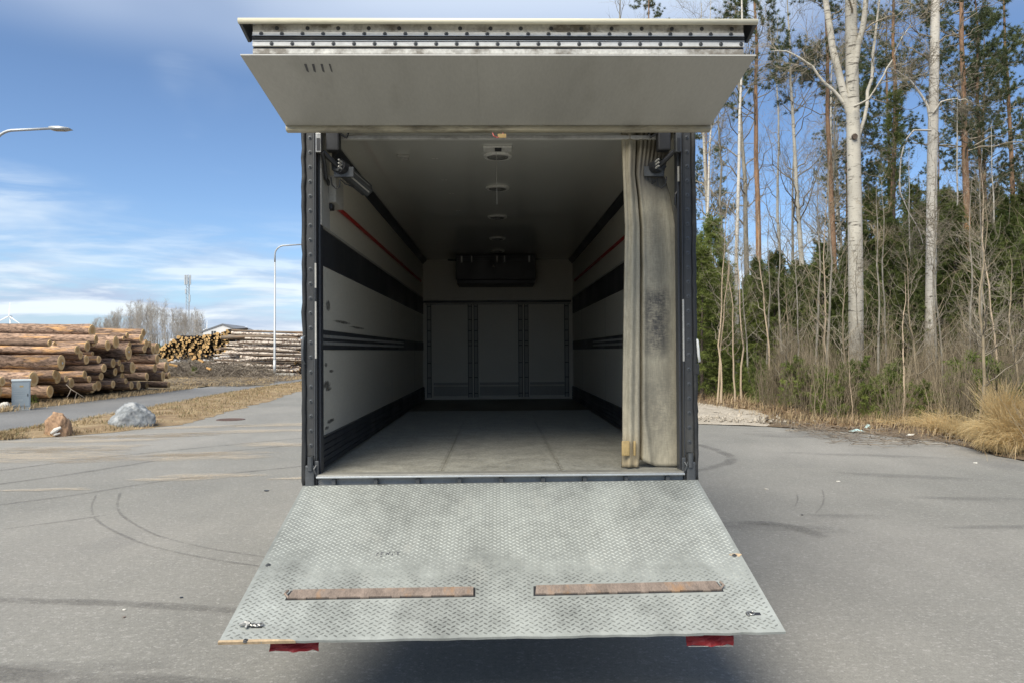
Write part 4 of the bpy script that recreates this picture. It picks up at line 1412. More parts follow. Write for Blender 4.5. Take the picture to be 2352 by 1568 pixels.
# weight pockets sewn on the curtain hem
wp = MB(); wp.smooth = True
for (x0, x1, y0, y1) in ((1428, 1447, 1012, 1046), (1455, 1461, 1012, 1046)):
    a, b = at(x0, y1, 5.095), at(x1, y0, 5.085)
    wp.bbox(a.x, b.x, 5.088, 5.108, a.z, b.z, .006)
wp.build('hem_pocket', M['tape'], curt)

# ------------------------------------------------------------------ logs
def log_mesh(name, mat, n=18, seg=14, seed=1, rough=.05, taper=.08, bend=.0):
    """unit log: radius 1 at the sawn end z = 0, running to z = -1 (scaled later)"""
    rng = random.Random(seed)
    m = MB(); m.smooth = True
    vs, fs = [], []
    ph = [rng.uniform(0, 6.28) for _ in range(6)]
    bx, by = rng.uniform(-1, 1) * bend, rng.uniform(-1, 1) * bend
    for i in range(seg + 1):
        z = -i / seg
        cx, cy = bx * math.sin(3.0 * z + ph[4]) - bx * math.sin(ph[4]), by * math.sin(2.5 * z + ph[5]) - by * math.sin(ph[5])
        for k in range(n):
            a = 2 * math.pi * k / n
            r = (1 + taper * z) * (1 + rough * math.sin(2 * a + ph[0]) + rough * .7 * math.sin(3 * a + ph[1]) + rng.uniform(-.035, .035) * (1 if 0 < i < seg else .4))
            vs.append((cx + r * math.cos(a), cy + r * math.sin(a), z))
    for i in range(seg):
        for k in range(n):
            a, b = i * n + k, i * n + (k + 1) % n
            fs.append((a, a + n, b + n, b))
    fs.append(tuple(range(seg * n, (seg + 1) * n))[::-1])
    m.add(vs, fs)
    me = m.mesh(name, mat)
    # sawn face follows the same outline
    e = MB()
    ring = vs[:n]
    rin = [(x * .93, y * .93, .004) for x, y, z in ring]
    ctr = (sum(p[0] for p in ring) / n, sum(p[1] for p in ring) / n, .0045)
    e.add(ring + rin + [ctr], [(k, (k + 1) % n, n + (k + 1) % n, n + k) for k in range(n)] + [(n + k, n + (k + 1) % n, 2 * n) for k in range(n)])
    return me, e


def make_end(e, name, mat):
    return e.mesh(name, mat)


LOGV = []
for sd in range(7):
    me, e = log_mesh('pine_log', M['pine_bark_log'], 20, 22, 10 + sd, .045, .04, .10)
    LOGV.append((me, make_end(e, 'cut_end', M['log_end'])))

ENDS = [  # crop x, crop y, height of the sawn face, tag
    (710, 295, 95, 0), (745, 345, 62, 0), (405, 378, 52, 0), (678, 402, 80, 0), (722, 372, 62, 0), (606, 428, 68, 0), (490, 522, 110, 1), (290, 641, 118, 0),
    (450, 604, 76, 0), (480, 634, 92, 0), (410, 730, 92, 0), (830, 392, 78, 0), (878, 347, 92, 0), (968, 322, 45, 0), (1070, 345, 66, 0), (1085, 308, 66, 0),
    (940, 345, 36, 0), (985, 393, 52, 0), (978, 448, 104, 1), (636, 472, 64, 0), (664, 489, 70, 0), (762, 497, 60, 0), (716, 455, 35, 0), (868, 523, 70, 0),
    (908, 521, 48, 0), (950, 515, 40, 0), (800, 560, 68, 0), (930, 562, 64, 0), (985, 557, 76, 0), (1010, 540, 90, 0), (886, 583, 62, 0), (660, 607, 60, 0),
    (516, 640, 50, 0), (556, 662, 74, 0), (693, 650, 54, 0), (780, 622, 62, 0), (932, 624, 64, 0), (1066, 622, 54, 0), (1112, 622, 60, 0), (710, 705, 80, 0),
    (738, 690, 62, 0), (765, 688, 80, 0), (860, 680, 60, 0), (960, 655, 44, 0), (1000, 686, 64, 0), (1052, 687, 66, 0), (1272, 712, 48, 0), (1230, 618, 74, 0),
    (1250, 565, 74, 0), (1275, 602, 50, 0), (1170, 558, 68, 0), (1152, 495, 62, 1), (1190, 498, 72, 0), (1094, 420, 62, 0), (1106, 382, 64, 0), (1131, 388, 50, 0),
    (1155, 425, 66, 0), (1184, 415, 80, 0), (52, 676, 74, 0), (28, 765, 100, 0), (22, 840, 84, 0), (700, 268, 58, 0), (590, 330, 60, 0)]
rng = random.Random(21)
LG = []
for i, (cx, cy, dz, tg) in enumerate(ENDS):
    px, py = cx * .31, 670.8 + cy * .31
    X = -15.0 + rng.uniform(-.25, .25)
    if i in (61, 62): X -= 1.6
    if cx < 60 and i < 61: X = -14.75
    d = X * FPX / (px - 1141.0)
    r = dz * .31 / FPX * d / 2
    z = CAM_Z - (py - 805) / FPX * d
    LG.append([X, d, max(z, r + .10), r, tg, True])
# fill the heap behind the visible ends
for row in range(9):
    for k in range(46):
        y = 22.8 + k * .31 + (row % 2) * .15 + rng.uniform(-.06, .06)
        z = .24 + row * .29 + rng.uniform(-.05, .05)
        r = rng.uniform(.12, .17)
        topz = 2.25 + .25 * math.sin(y * .8) - max(0, 24.2 - y) * .9 - max(0, y - 34.6) * 1.0
        if z + r > topz or y > 36.0: continue
        if all(math.hypot(y - g[1], z - g[2]) > (r + g[3]) * .90 for g in LG):
            LG.append([(-15.0 if y > 27.5 else -16.9) - rng.uniform(.7, 2.4), y, z, r, 0, False])
# push apart overlapping circles
for it in range(60):
    for i in range(len(LG)):
        for j in range(i + 1, len(LG)):
            a, b = LG[i], LG[j]
            dy, dz = b[1] - a[1], b[2] - a[2]
            L = math.hypot(dy, dz) or 1e-4
            ov = (a[3] + b[3]) * .98 - L
            if ov > 0:
                wa, wb = (0.18, 0.82) if (a[5] and not b[5]) else ((0.82, 0.18) if (b[5] and not a[5]) else (.5, .5))
                a[1] -= dy / L * ov * wa * .6; a[2] -= dz / L * ov * wa * .6
                b[1] += dy / L * ov * wb * .6; b[2] += dz / L * ov * wb * .6
        LG[i][2] = max(LG[i][2], LG[i][3] + .09)
ORD = ['first', 'second', 'third', 'fourth', 'fifth', 'sixth', 'seventh', 'eighth', 'ninth', 'tenth', 'eleventh', 'twelfth', 'thirteenth', 'fourteenth',
       'fifteenth', 'sixteenth', 'seventeenth', 'eighteenth', 'nineteenth', 'twentieth']
ORD += ['twenty-' + x for x in ORD[:9]] + ['thirtieth'] + ['thirty-' + x for x in ORD[:9]] + ['fortieth'] + ['forty-' + x for x in ORD[:9]] + ['fiftieth'] + ['fifty-' + x for x in ORD[:9]]
ROWN = ['bottom row', 'second row up', 'third row up', 'fourth row up', 'fifth row up', 'sixth row up', 'top row']
rows = {}
for i, g in enumerate(LG):
    rows.setdefault(min(6, int(max(0, g[2] - .12) / .40)), []).append(i)
lab = {}
for rw, ids in rows.items():
    for k, i in enumerate(sorted(ids, key=lambda i: LG[i][1])):
        g = LG[i]
        sz = 'thick' if g[3] > .19 else ('thin' if g[3] < .14 else 'pine')
        sz = sz + ' pine' if sz != 'pine' else sz
        lab[i] = f'{sz} log in the near pile, {ROWN[rw]}, {ORD[k]} counted from the cabinet'
for i, nm in ((0, 'big pine log on top of the near pile jutting towards the road'), (6, 'thick bark-covered pine log with paper tag, nearest the cabinet'),
              (7, 'widest sawn pine log beside the grey cabinet, low in near pile'), (10, 'lone thick pine log at the pile foot just past the grey cabinet'),
              (18, 'thick pine log with paper tag in the middle of the near pile'), (51, 'slimmer pine log with paper tag towards the far end of near pile'),
              (46, 'lowest pine log at the far end of the near pile, poking out')):
    lab[i] = nm
tagm = MB().box(-.5, .5, -.5, .5, 0, .05).mesh('paper_tag', M['white'])
tagp = MB().box(-.36, .36, .05, .13, .05, .06).box(-.36, .30, -.12, -.04, .05, .06).box(-.36, .2, .22, .30, .05, .06).mesh('tag_print', M['print'])
for i, g in enumerate(LG):
    X, y, z, r, tg, vis = g
    me, en = LOGV[i % len(LOGV)]
    L = rng.uniform(4.6, 5.4) if vis else rng.uniform(3.6, 4.2)
    tilt = R(rng.uniform(-1.2, 1.2)); yawl = R(rng.uniform(-1.5, 1.5))
    o = link('pine_log', me, None, (X, y, z), None, (r * .97, r * .97, L))
    # local -z runs along -X: rotate z to +X, random roll about the own axis
    Mr = Matrix.Rotation(yawl, 4, 'Z') @ Matrix.Rotation(R(90) + tilt, 4, 'Y') @ Matrix.Rotation(rng.uniform(0, 6.28), 4, 'Z')
    o.rotation_euler = Mr.to_euler()
    tag(o, lab[i], 'log', 'pine logs stacked beside the side path')
    link('cut_end', en, o)
    if tg:
        # the tag sits flat on the sawn face, upright
        roll = Mr.to_3x3()
        t = link('paper_tag', tagm, o, (0.15, 0.1, .006), None, (.075 / r, .085 / r, .01))
        t['label'] = 'white paper tag stapled to the sawn end'
        link('tag_print', tagp, t)

# birch pulp logs lying across the view
BLV = []
for sd in range(6):
    me, e = log_mesh('birch_log', M['birch_log'] if sd < 4 else M['pole_log'], 10, 14, 60 + sd, .03, .35, 1.5)
    BLV.append((me, make_end(e, 'cut_end', M['small_end'])))
rngb = random.Random(8)
BX0, BX1, BY = at(480, 860, 53).x, at(664, 860, 53).x, 52.6
nbl = 0
def blog(x1, y, z, r, L, tilt, flip, label):
    me, en = BLV[rngb.randrange(6)]
    o = link('birch_log', me, None, (x1, y, z), None, (r, r, L))
    Mr = Matrix.Rotation(R(rngb.uniform(-2.5, 2.5)), 4, 'Z') @ Matrix.Rotation(R(90) + tilt, 4, 'Y') @ Matrix.Rotation(rngb.uniform(0, 6.28), 4, 'Z')
    if flip: Mr = Matrix.Rotation(R(180), 4, 'Z') @ Mr
    o.rotation_euler = Mr.to_euler()
    tag(o, label, 'log', 'pale birch logs in the far pile')
    link('cut_end', en, o)
    return o


z = .12
row = 0
while z < 3.02:
    r = rngb.uniform(.05, .12) * (1.3 if rngb.random() < .2 else 1)
    z += r
    t = z / 3.1
    x1 = BX1 + .15 + .9 * t ** .5 * rngb.uniform(.2, 1) + .4 * (t > .35)
    L = rngb.uniform(4.2, 5.9) - .7 * t
    if row % 2 == 0:
        blog(x1, BY - .35 * (1 - t) + rngb.uniform(-.05, .1) + t * .6, z, r, L, R(rngb.uniform(-3.2, 3.2)), False, f'birch log at the front of the pale pile, {ORD[min(row, 38)]} up from the ground')
    else:
        x0 = x1 - L - rngb.uniform(-.2, .5)
        blog(x0, BY - .3 * (1 - t) + rngb.uniform(-.05, .1) + t * .6, z, r, L, R(rngb.uniform(-3.2, 3.2)), True, f'birch log at the front of the pale pile, {ORD[min(row, 38)]} up from the ground')
    z += r * .55
    row += 1
for k in range(34):           # second skin of the face, filling between the front logs
    z = .10 + k * .088 + rngb.uniform(-.03, .03)
    t = z / 3.1
    r = rngb.uniform(.05, .11)
    x1 = BX1 + rngb.uniform(.0, .9) + .3 * (t > .35)
    blog(x1, BY - .12 * (1 - t) + .24 + t * .6, z, r, rngb.uniform(4.6, 6.0) - .6 * t, R(rngb.uniform(-2.2, 2.2)), False, 'birch log just behind the front ones of the pale pile, only partly showing')
for k in range(46):           # logs behind the face, their ends stepping out beside the truck
    z = rngb.uniform(.15, 2.6)
    y = BY + .35 + rngb.uniform(0, 2.6)
    r = rngb.uniform(.07, .14)
    blog(BX1 + rngb.uniform(.4, 2.4) , y, z, r, rngb.uniform(5.4, 6.2), R(rngb.uniform(-2, 2)), False, 'birch log further back in the pale pile, its end beside the truck')
for k in range(14):
    z = .10 + k * .17 + rngb.uniform(-.03, .03)
    r = rngb.uniform(.07, .12)
    blog(BX1 + rngb.uniform(1.3, 2.9), BY + 1.0 + rngb.uniform(-.3, .4) + z * .2, z, r, rngb.uniform(2.2, 3.0), R(rngb.uniform(-2, 2)), False, 'short birch log right of the lamp post in the pale pile')

# small wood piled with the sawn ends to the road
SLV = []
for sd in range(4):
    me, e = log_mesh('small_log', M['small_bark'], 9, 3, 80 + sd, .05, .2, .0)
    SLV.append((me, make_end(e, 'cut_end', M['small_end'])))
rngs = random.Random(5)
TOPL = [(352, 806), (372, 797), (392, 785), (408, 772), (425, 776), (450, 772), (480, 768), (505, 764), (520, 758), (540, 766)]
BOTL = [(352, 822), (400, 822), (440, 820), (480, 818), (540, 812)]
placed = []
SY = 62.0
tries = 0
while len(placed) < 245 and tries < 14000:
    tries += 1
    px = rngs.uniform(362, 528)
    py = rngs.uniform(758, 824)
    if py < lerp_tab(TOPL, px) or py > lerp_tab(BOTL, px): continue
    r = rngs.choice((.06, .075, .09, .10, .12, .15))
    p = at(px, py, SY)
    if all((p.x - q[0]) ** 2 + (p.z - q[1]) ** 2 > ((r + q[2]) * .92) ** 2 for q in placed):
        placed.append((p.x, p.z, r))
for x, z, r in placed:
    me, en = rngs.choice(SLV)
    o = link('small_log', me, None, (x, SY + rngs.uniform(-.5, .3), z), (R(90) + R(rngs.uniform(-4, 4)), 0, R(rngs.uniform(-14, 14))), (r, r * rngs.uniform(.9, 1.05), 3.2))
    tag(o, 'thin log stacked with its yellow sawn end facing out, behind the brushwood heap', 'log', 'thin logs with yellow ends behind the brushwood')
    link('cut_end', en, o)

# brushwood heap in front of the small wood
def polytubes(Pn, Rn, sides=3):
    n, k, _ = Pn.shape
    T = np.gradient(Pn, axis=1)
    T /= np.linalg.norm(T, axis=2, keepdims=True) + 1e-9
    ref = np.where(np.abs(T[..., 2:3]) > .9, np.array([1.0, 0, 0]), np.array([0, 0, 1.0]))
    U = np.cross(T, ref); U /= np.linalg.norm(U, axis=2, keepdims=True) + 1e-9
    W_ = np.cross(T, U)
    a = np.arange(sides) * 2 * np.pi / sides
    V = Pn[:, :, None, :] + Rn[:, :, None, None] * (U[:, :, None, :] * np.cos(a)[None, None, :, None] + W_[:, :, None, :] * np.sin(a)[None, None, :, None])
    idx = np.arange(n * k * sides).reshape(n, k, sides)
    nx = np.roll(idx, -1, axis=2)
    Fq = np.stack([idx[:, :-1], nx[:, :-1], nx[:, 1:], idx[:, 1:]], -1).reshape(-1, 4)
    return V.reshape(-1, 3), Fq


def heap(name, rngn, n, xr, yr, hfun, lmin, lmax, r0, flat=.35):
    x = rngn.uniform(*xr, n); y = rngn.uniform(*yr, n)
    h = np.array([hfun(a, b) for a, b in zip(x, y)])
    k = h > .02
    x, y, h = x[k], y[k], h[k]
    n = len(x)
    z = h * rngn.uniform(.15, 1.0, n) ** .6
    d = rngn.normal(size=(n, 3)); d[:, 2] *= flat
    d /= np.linalg.norm(d, axis=1, keepdims=True)
    L = rngn.uniform(lmin, lmax, n)
    s = np.linspace(-.5, .5, 5)
    Pn = np.stack([x, y, z], 1)[:, None] + d[:, None] * (L[:, None] * s)[..., None]
    Pn += rngn.normal(size=Pn.shape) * .05 * L[:, None, None]
    Pn[..., 2] = np.maximum(Pn[..., 2], .03)
    Rn = np.broadcast_to((r0 * rngn.uniform(.4, 1.3, n))[:, None] * np.linspace(1, .35, 5), (n, 5))
    return polytubes(Pn, Rn, 3)


rn = np.random.default_rng(31)
v1, f1 = heap('brush', rn, 4300, (-24.5, -14.2), (44, 60.5), lambda a, b: 1.25 * max(0, 1 - ((a + 19.3) / 5.2) ** 4) * max(0, 1 - ((b - 54.5) / 6.5) ** 4) * (.8 + .3 * fbm(a, b, .5, 2)), .6, 2.4, .022)
v2, f2 = heap('brush', rn, 1500, (-18.5, -12.4), (38.5, 54), lambda a, b: .16 * (.8 + .6 * fbm(a, b, .6, 3)), .4, 1.4, .014, .2)
hb = link('brushwood', np_mesh('brushwood', [(v1, f1, 0), (v2, f2, 0)], [M['brush']]))
tag(hb, 'tangled grey brushwood heaped below the yellow log ends', 'brushwood', None, 'stuff')
# pale split chunks on the heap
for k, (px, py, w_) in enumerate(((392, 826, .35), (446, 823, .30), (398, 838, .5), (462, 828, .4), (440, 812, .3), (480, 846, .35))):
    p = at(px, py, 48.5)
    m = MB().bbox(-w_ / 2, w_ / 2, -.08, .08, -.06, .06, .03)
    o = m.build('wood_chunk', M['small_end'], None, loc=p, rot=(rngs.uniform(-.4, .4), rngs.uniform(-.5, .5), rngs.uniform(-.6, .6)))
    tag(o, 'pale split wood chunk on the brushwood, ' + ['left edge', 'upper middle', 'lowest left piece', 'stick-like piece', 'topmost piece', 'nearest the birch pile'][k], 'wood chunk', 'pale wood chunks on the brushwood')

# ------------------------------------------------------------------ roadside things on the left
def rock(name, mat, c, sx, sy, sz, seed, label, cuts=10):
    bm = bmesh.new()
    bmesh.ops.create_icosphere(bm, subdivisions=5, radius=1.0)
    rr = random.Random(seed)
    pl = []
    for k in range(cuts):
        a, b = rr.uniform(0, 6.28), rr.uniform(-.1, 1.2)
        pl.append((Vector((math.cos(a) * math.cos(b), math.sin(a) * math.cos(b), math.sin(b))), rr.uniform(.62, .9)))
    for v in bm.verts:
        p = v.co.copy()
        for nn, dd in pl:
            k = p.dot(nn)
            if k > dd: p -= nn * (k - dd) * .92
        q = p * 1.9 + Vector((seed, 0, 0))
        p *= 1 + .13 * mnoise.fractal(q, 1.0, 2.0, 4) + .045 * mnoise.fractal(q * 4.5, 1.0, 2.0, 3) - .05 * abs(mnoise.noise(q * 2.6))
        v.co = Vector((p.x * sx, p.y * sy, p.z * sz))
    zmin = -sz * .38
    for v in bm.verts: v.co.z = max(v.co.z, zmin) - zmin
    for f in bm.faces: f.smooth = True
    me = bpy.data.meshes.new(name)
    bm.to_mesh(me); bm.free()
    me.materials.append(mat)
    o = link(name, me, None, c)
    return tag(o, label, 'boulder')


c = gr(286, 984, 0); rock('boulder', M['boulder'], (c.x, c.y + .35, .0), .52, .45, .50, 3, 'grey angular boulder on the dry grass verge', 14)
c = gr(124, 1002, 0); r_ = rock('boulder', M['rock'], (c.x, c.y + .2, -.02),  .28, .26, .42, 8, 'small rusty brown boulder with broken pale side at the verge tip', 9)
c = gr(9, 938, 0); rock('boulder', M['pale_stone'], (c.x, c.y, 0), .20, .16, .16, 5, 'small white stone beside the grey cabinet', 6)
m = MB()
for (a, b, cc) in (((-.02, -.30, .10), (.16, -.27, .22), .05), ((.02, -.29, .06), (.15, -.28, .10), .03)):
    m.tube([a, ((a[0] + b[0]) / 2, a[1] - .02, (a[2] + b[2]) / 2), b], [cc * .6, cc, cc * .5], 7)
m.build('broken_face', M['pale_stone'], r_, loc=(0, .04, 0))

# electricity cabinet
cc = gr(39, 942, 0)
cab = empty('electric_cabinet', (cc.x, cc.y + .2, 0), (0, 0, R(30)), 'grey steel electricity cabinet beside the near log pile', 'cabinet')
h = .93
MB().bbox(-.24, .24, -.14, .14, .10, h - .05, .006).build('body', M['cab_paint'], cab)
MB().bbox(-.235, .235, -.135, .135, -.02, .099, .004).build('plinth', M['cab_light'], cab)
MB().prism([(-.155, h - .049), (.155, h - .049), (.155, h - .02), (0, h + .015), (-.155, h - .02)], -.255, .255, 'x').build('cabinet_roof', M['cab_light'], cab)
dr = MB().bbox(-.215, .215, -.1465, -.1405, .13, h - .08, .002).build('door', M['cab_paint'], cab)
mm = MB()
for k in range(3): mm.box(-.19, .19, -.149, -.1467, .58 - .06 * k, .588 - .06 * k)
mm.build('door_rib', M['cab_light'], dr)
MB().box(-.16, .02, -.1485, -.1467, .28, .292).box(-.16, -.02, -.1485, -.1467, .25, .26).box(-.16, .05, -.1485, -.1467, .31, .33).build('door_print', M['cab_light'], dr)
MB().box(-.04, .06, -.1487, -.1467, .70, .75).build('door_badge', M['tape'], dr)
MB().box(-.248, -.2405, -.10, -.01, .72, .80).build('sticker', M['white'], cab)
MB().bbox(.16, .185, -.156, -.1466, .42, .50, .003).build('handle', M['steel_dark'], dr)

# street lamps
def street_lamp(base, height, arm, head_dir, label, r=.065, head=True, rise=.55):
    o = empty('street_lamp', base, (0, 0, head_dir), label, 'street lamp', 'street lamps along the side path')
    m = MB(); m.smooth = True
    m.tube([(0, 0, 0), (0, 0, 1.2)], [r * 1.25, r * 1.25], 14)
    m.tube([(0, 0, 1.2), (0, 0, 1.25), (0, 0, height - rise - .5)], [r * 1.25, r, r * .75], 14)
    m.build('pole', M['lamp_grey'], o)
    a = MB(); a.smooth = True
    pts = [(0, 0, height - rise - .5), (0, 0, height - rise)]
    for k in range(1, 9):
        t = k / 8 * R(82)
        pts.append((rise * .95 * (1 - math.cos(t)), 0, height - rise + rise * .95 * math.sin(t)))
    pts.append((arm, 0, height + .05))
    a.tube(pts, [r * .72] + [r * .66] * (len(pts) - 2) + [r * .55], 10)
    a.build('arm', M['lamp_grey'], o)
    hd = MB(); hd.smooth = True
    hd.prism([(arm - .05, height + .02), (arm + .02, height + .0), (arm + .36, height - .005), (arm + .54, height + .035), (arm + .49, height + .06), (arm + .22, height + .10), (arm + .02, height + .09), (arm - .05, height + .075)], -.10, .10)
    hd.build('lamp_head', M['lamp_grey'], o)
    gl = MB().box(arm + .08, arm + .35, -.08, .08, height - .014, height - .0045)
    gl.build('lamp_glass', M['lens'], o)
    bs = MB(); bs.smooth = False
    bs.lathe([(r * 2.6, -.02), (r * 2.4, .05), (r * 1.3, .09)], 16)
    bs.build('base', M['pale_stone'], o)
    return o


p0 = at(-16, 300, 22.0)
hz = at(110, 297, 22.0).z
street_lamp((p0.x, 22.0, 0), hz, (110 + 16) / FPX * 22.0 + .02, R(4), 'street lamp reaching in over the near log pile, grey curved arm', .06, rise=.60)
p1 = gr(630.5, 867, 0)
hz = at(631, 563, p1.y).z
street_lamp((p1.x, p1.y, 0), hz, 1.75, R(3), 'tall street lamp standing in front of the pale birch pile', .075, rise=.65)

# pallets at the foot of the far lamp
pp = gr(642, 868, 0)
for k in range(2):
    o = empty('pallet', (pp.x + .15, pp.y + .75, .02 + k * .15), (0, 0, R(8)), ['lower', 'upper'][k] + ' grey wooden pallet of two at the foot of the far lamp post', 'pallet', 'pallets by the far lamp post')
    for q in range(5):
        MB().box(-.6, .6, -.4 + q * .165, -.4 + q * .165 + .14, .121, .143).build('deck_board', M['pallet'], o)
    for q in (-.4, -.05, .3):
        MB().box(-.6, .6, q, q + .10, .0, .12).build('bearer', M['pallet'], o)

# manhole cover
pm_ = gr(530, 963, 0)
mh = MB()
mh.lathe([(.36, .0), (.36, .012), (.33, .014), (.325, .009), (.30, .009), (.001, .011)], 40)
for k in range(-4, 5):
    hw = math.sqrt(max(0, .28 ** 2 - (k * .06) ** 2))
    mh.box(-hw, hw, k * .06 - .012, k * .06 + .012, .0095, .0135)
o = mh.build('manhole_cover', M['manhole'], None, loc=(pm_.x, pm_.y, 0))
tag(o, 'round rusty manhole cover in the asphalt left of the truck', 'manhole cover')

# small bits lying on the asphalt
rngl = random.Random(77)
for k, (px, py, s, mt, lb) in enumerate(((612, 1127, .035, 'black', 'dark bark flake on the asphalt left of the ramp, near its hinge'), (285, 1417, .02, 'rust', 'rusty chip on the asphalt at lower left'),
                                         (286, 1400, .018, 'litter_white', 'white chip beside the rusty one at lower left'), (1761, 1123, .035, 'pallet', 'pale wood chip on the asphalt right of the ramp'),
                                         (1925, 1105, .03, 'litter_white', 'white scrap on the asphalt further right of the ramp'), (1842, 1182, .02, 'black', 'small black stone right of the ramp'),
                                         (416, 1372, .018, 'black', 'black speck of bark by the tyre mark'), (2240, 1063, .05, 'litter_white', 'flat white scrap near the grass tussock'))):
    g_ = gr(px, py, 0)
    m = MB()
    rr = [(s * math.cos(t) * rngl.uniform(.6, 1.1), s * .7 * math.sin(t) * rngl.uniform(.6, 1.1)) for t in np.linspace(0, 6.28, 8)[:-1]]
    m.prism(rr, .001, s * .35, 'z')
    o = m.build('chip', M[mt], None, loc=(g_.x, g_.y, 0), rot=(.05, .1, rngl.uniform(0, 3)))
    tag(o, lb, 'litter')

# ------------------------------------------------------------------ far things on the left
hx = at(511, 790, 140)
ho = empty('house', (hx.x, 140, 0), (0, 0, R(4)), 'low white gabled building far behind the log piles', 'building')
ez, az, hw = 5.15, 6.35, 3.4
MB().prism([(-hw, 0), (hw, 0), (hw, ez), (0, az), (-hw, ez)], 0, 14).build('wall', M['house_wall'], ho)
for s in (-1, 1):
    MB().prism([(0, az + .02), (s * (hw + .5), ez - .18), (s * (hw + .5), ez + .05), (0, az + .28)], -.12, 14.5).build('roof_slope', M['house_roof'], ho)
for x in (-1.55, 1.5):
    wdo = MB().box(x - .40, x + .40, -.03, .05, 2.2, 5.3).build('window', M['glass_dark'], ho)
    MB().box(x - .03, x + .03, -.05, -.031, 2.2, 5.3).build('window_bar', M['house_wall'], wdo)
cx_ = at(405, 780, 110)
co = empty('container', (cx_.x, 110, 0), (0, 0, R(10)), 'white container box beyond the yellow log ends', 'container')
MB().box(-.9, .9, 0, 3, .2, 3.45).build('body', M['house_wall'], co)
mm = MB()
for k in range(7): mm.box(-.82 + k * .26, -.72 + k * .26, -.05, -.001, .4, 3.3)
mm.build('rib', M['mast'], co)

mx = at(432, 700, 330)
mo = empty('phone_mast', (mx.x, 330, 0), (0, 0, 0), 'tall grey lattice phone mast behind the bare grove', 'mast')
mh_ = at(432, 632, 330).z
legs = [Vector((.95 * math.cos(a), .95 * math.sin(a), 0)) for a in (R(90), R(210), R(330))]
m = MB()
for lg in legs: m.tube([lg, lg * .8 + Vector((0, 0, mh_))], .14, 6)
nb = 22
for k in range(nb):
    z0, z1 = k * mh_ / nb, (k + 1) * mh_ / nb
    for q in range(3):
        a, b = legs[q], legs[(q + 1) % 3]
        m.cyl((a.x, a.y, z0), (b.x, b.y, z1), .06, 4)
        m.cyl((a.x, a.y, z1), (b.x, b.y, z1), .05, 4)
m.build('lattice', M['mast'], mo)
for k, (a, r_, z0, z1) in enumerate(((-150, 1.25, -4.2, 0), (-90, 1.25, -4.2, 0), (-30, 1.25, -4.2, 0), (-40, 1.2, -11.5, -8.6), (-140, 1.0, -8.0, -6.0), (-50, 1.1, -22, -20))):
    x, y = r_ * math.cos(R(a)), r_ * math.sin(R(a))
    MB().bbox(x - .32, x + .32, y - .2, y + .2, mh_ + z0, mh_ + z1, .08).build('antenna', M['mast'], mo)

def turbine(px, py, Y, bl, ang, label):
    h = at(px, py, Y)
    o = empty('wind_turbine', (h.x, Y, 0), (0, 0, 0), label, 'wind turbine', 'wind turbines on the horizon')
    s = bl / 44.0
    m = MB(); m.smooth = True
    m.tube([(0, 0, 0), (0, 0, h.z - 1)], [3.0 * s, 1.7 * s], 14)
    m.build('tower', M['turbine'], o)
    MB().bbox(-2.2 * s, 2.2 * s, -5 * s, 7 * s, h.z - 2.2 * s, h.z + 2.2 * s, .6 * s).build('nacelle', M['turbine'], o)
    hb_ = MB(); hb_.smooth = True
    hb_.tube([(0, -5 * s, h.z), (0, -8 * s, h.z)], [2.2 * s, .8 * s], 12)
    hb_.build('hub', M['turbine'], o)
    for k in range(3):
        a = R(ang + 120 * k)
        u = Vector((math.sin(a), 0, math.cos(a))); v = Vector((math.cos(a), 0, -math.sin(a)))
        c0 = Vector((0, -6.5 * s, h.z))
        b = MB()
        ring = []
        for t, wd, th in ((.02, 1.1, 1.0), (.15, 2.4, .9), (.4, 1.9, .6), (.75, 1.2, .35), (1, .5, .15)):
            p = c0 + u * bl * t
            for q, e in ((-1, 0), (0, 1), (1, 0), (0, -1)):
                ring.append(p + v * wd * s * q + Vector((0, th * s * e, 0)))
        fs = []
        for i in range(4):
            for q in range(4):
                fs.append((i * 4 + q, i * 4 + (q + 1) % 4, i * 4 + 4 + (q + 1) % 4, i * 4 + 4 + q))
        b.add(ring, fs + [(16, 17, 18, 19)])
        b.build('blade', M['turbine'], o)


turbine(23.5, 727, 2500, 45, 4, 'white wind turbine at the left edge above the near log pile')
turbine(476, 755, 4200, 46, 2, 'small distant wind turbine just left of the gabled building')
turbine(553, 760, 4200, 46, 55, 'small distant wind turbine just right of the gabled building')

# ------------------------------------------------------------------ vegetation builders
def norm(a):
    return a / (np.linalg.norm(a, axis=-1, keepdims=True) + 1e-9)


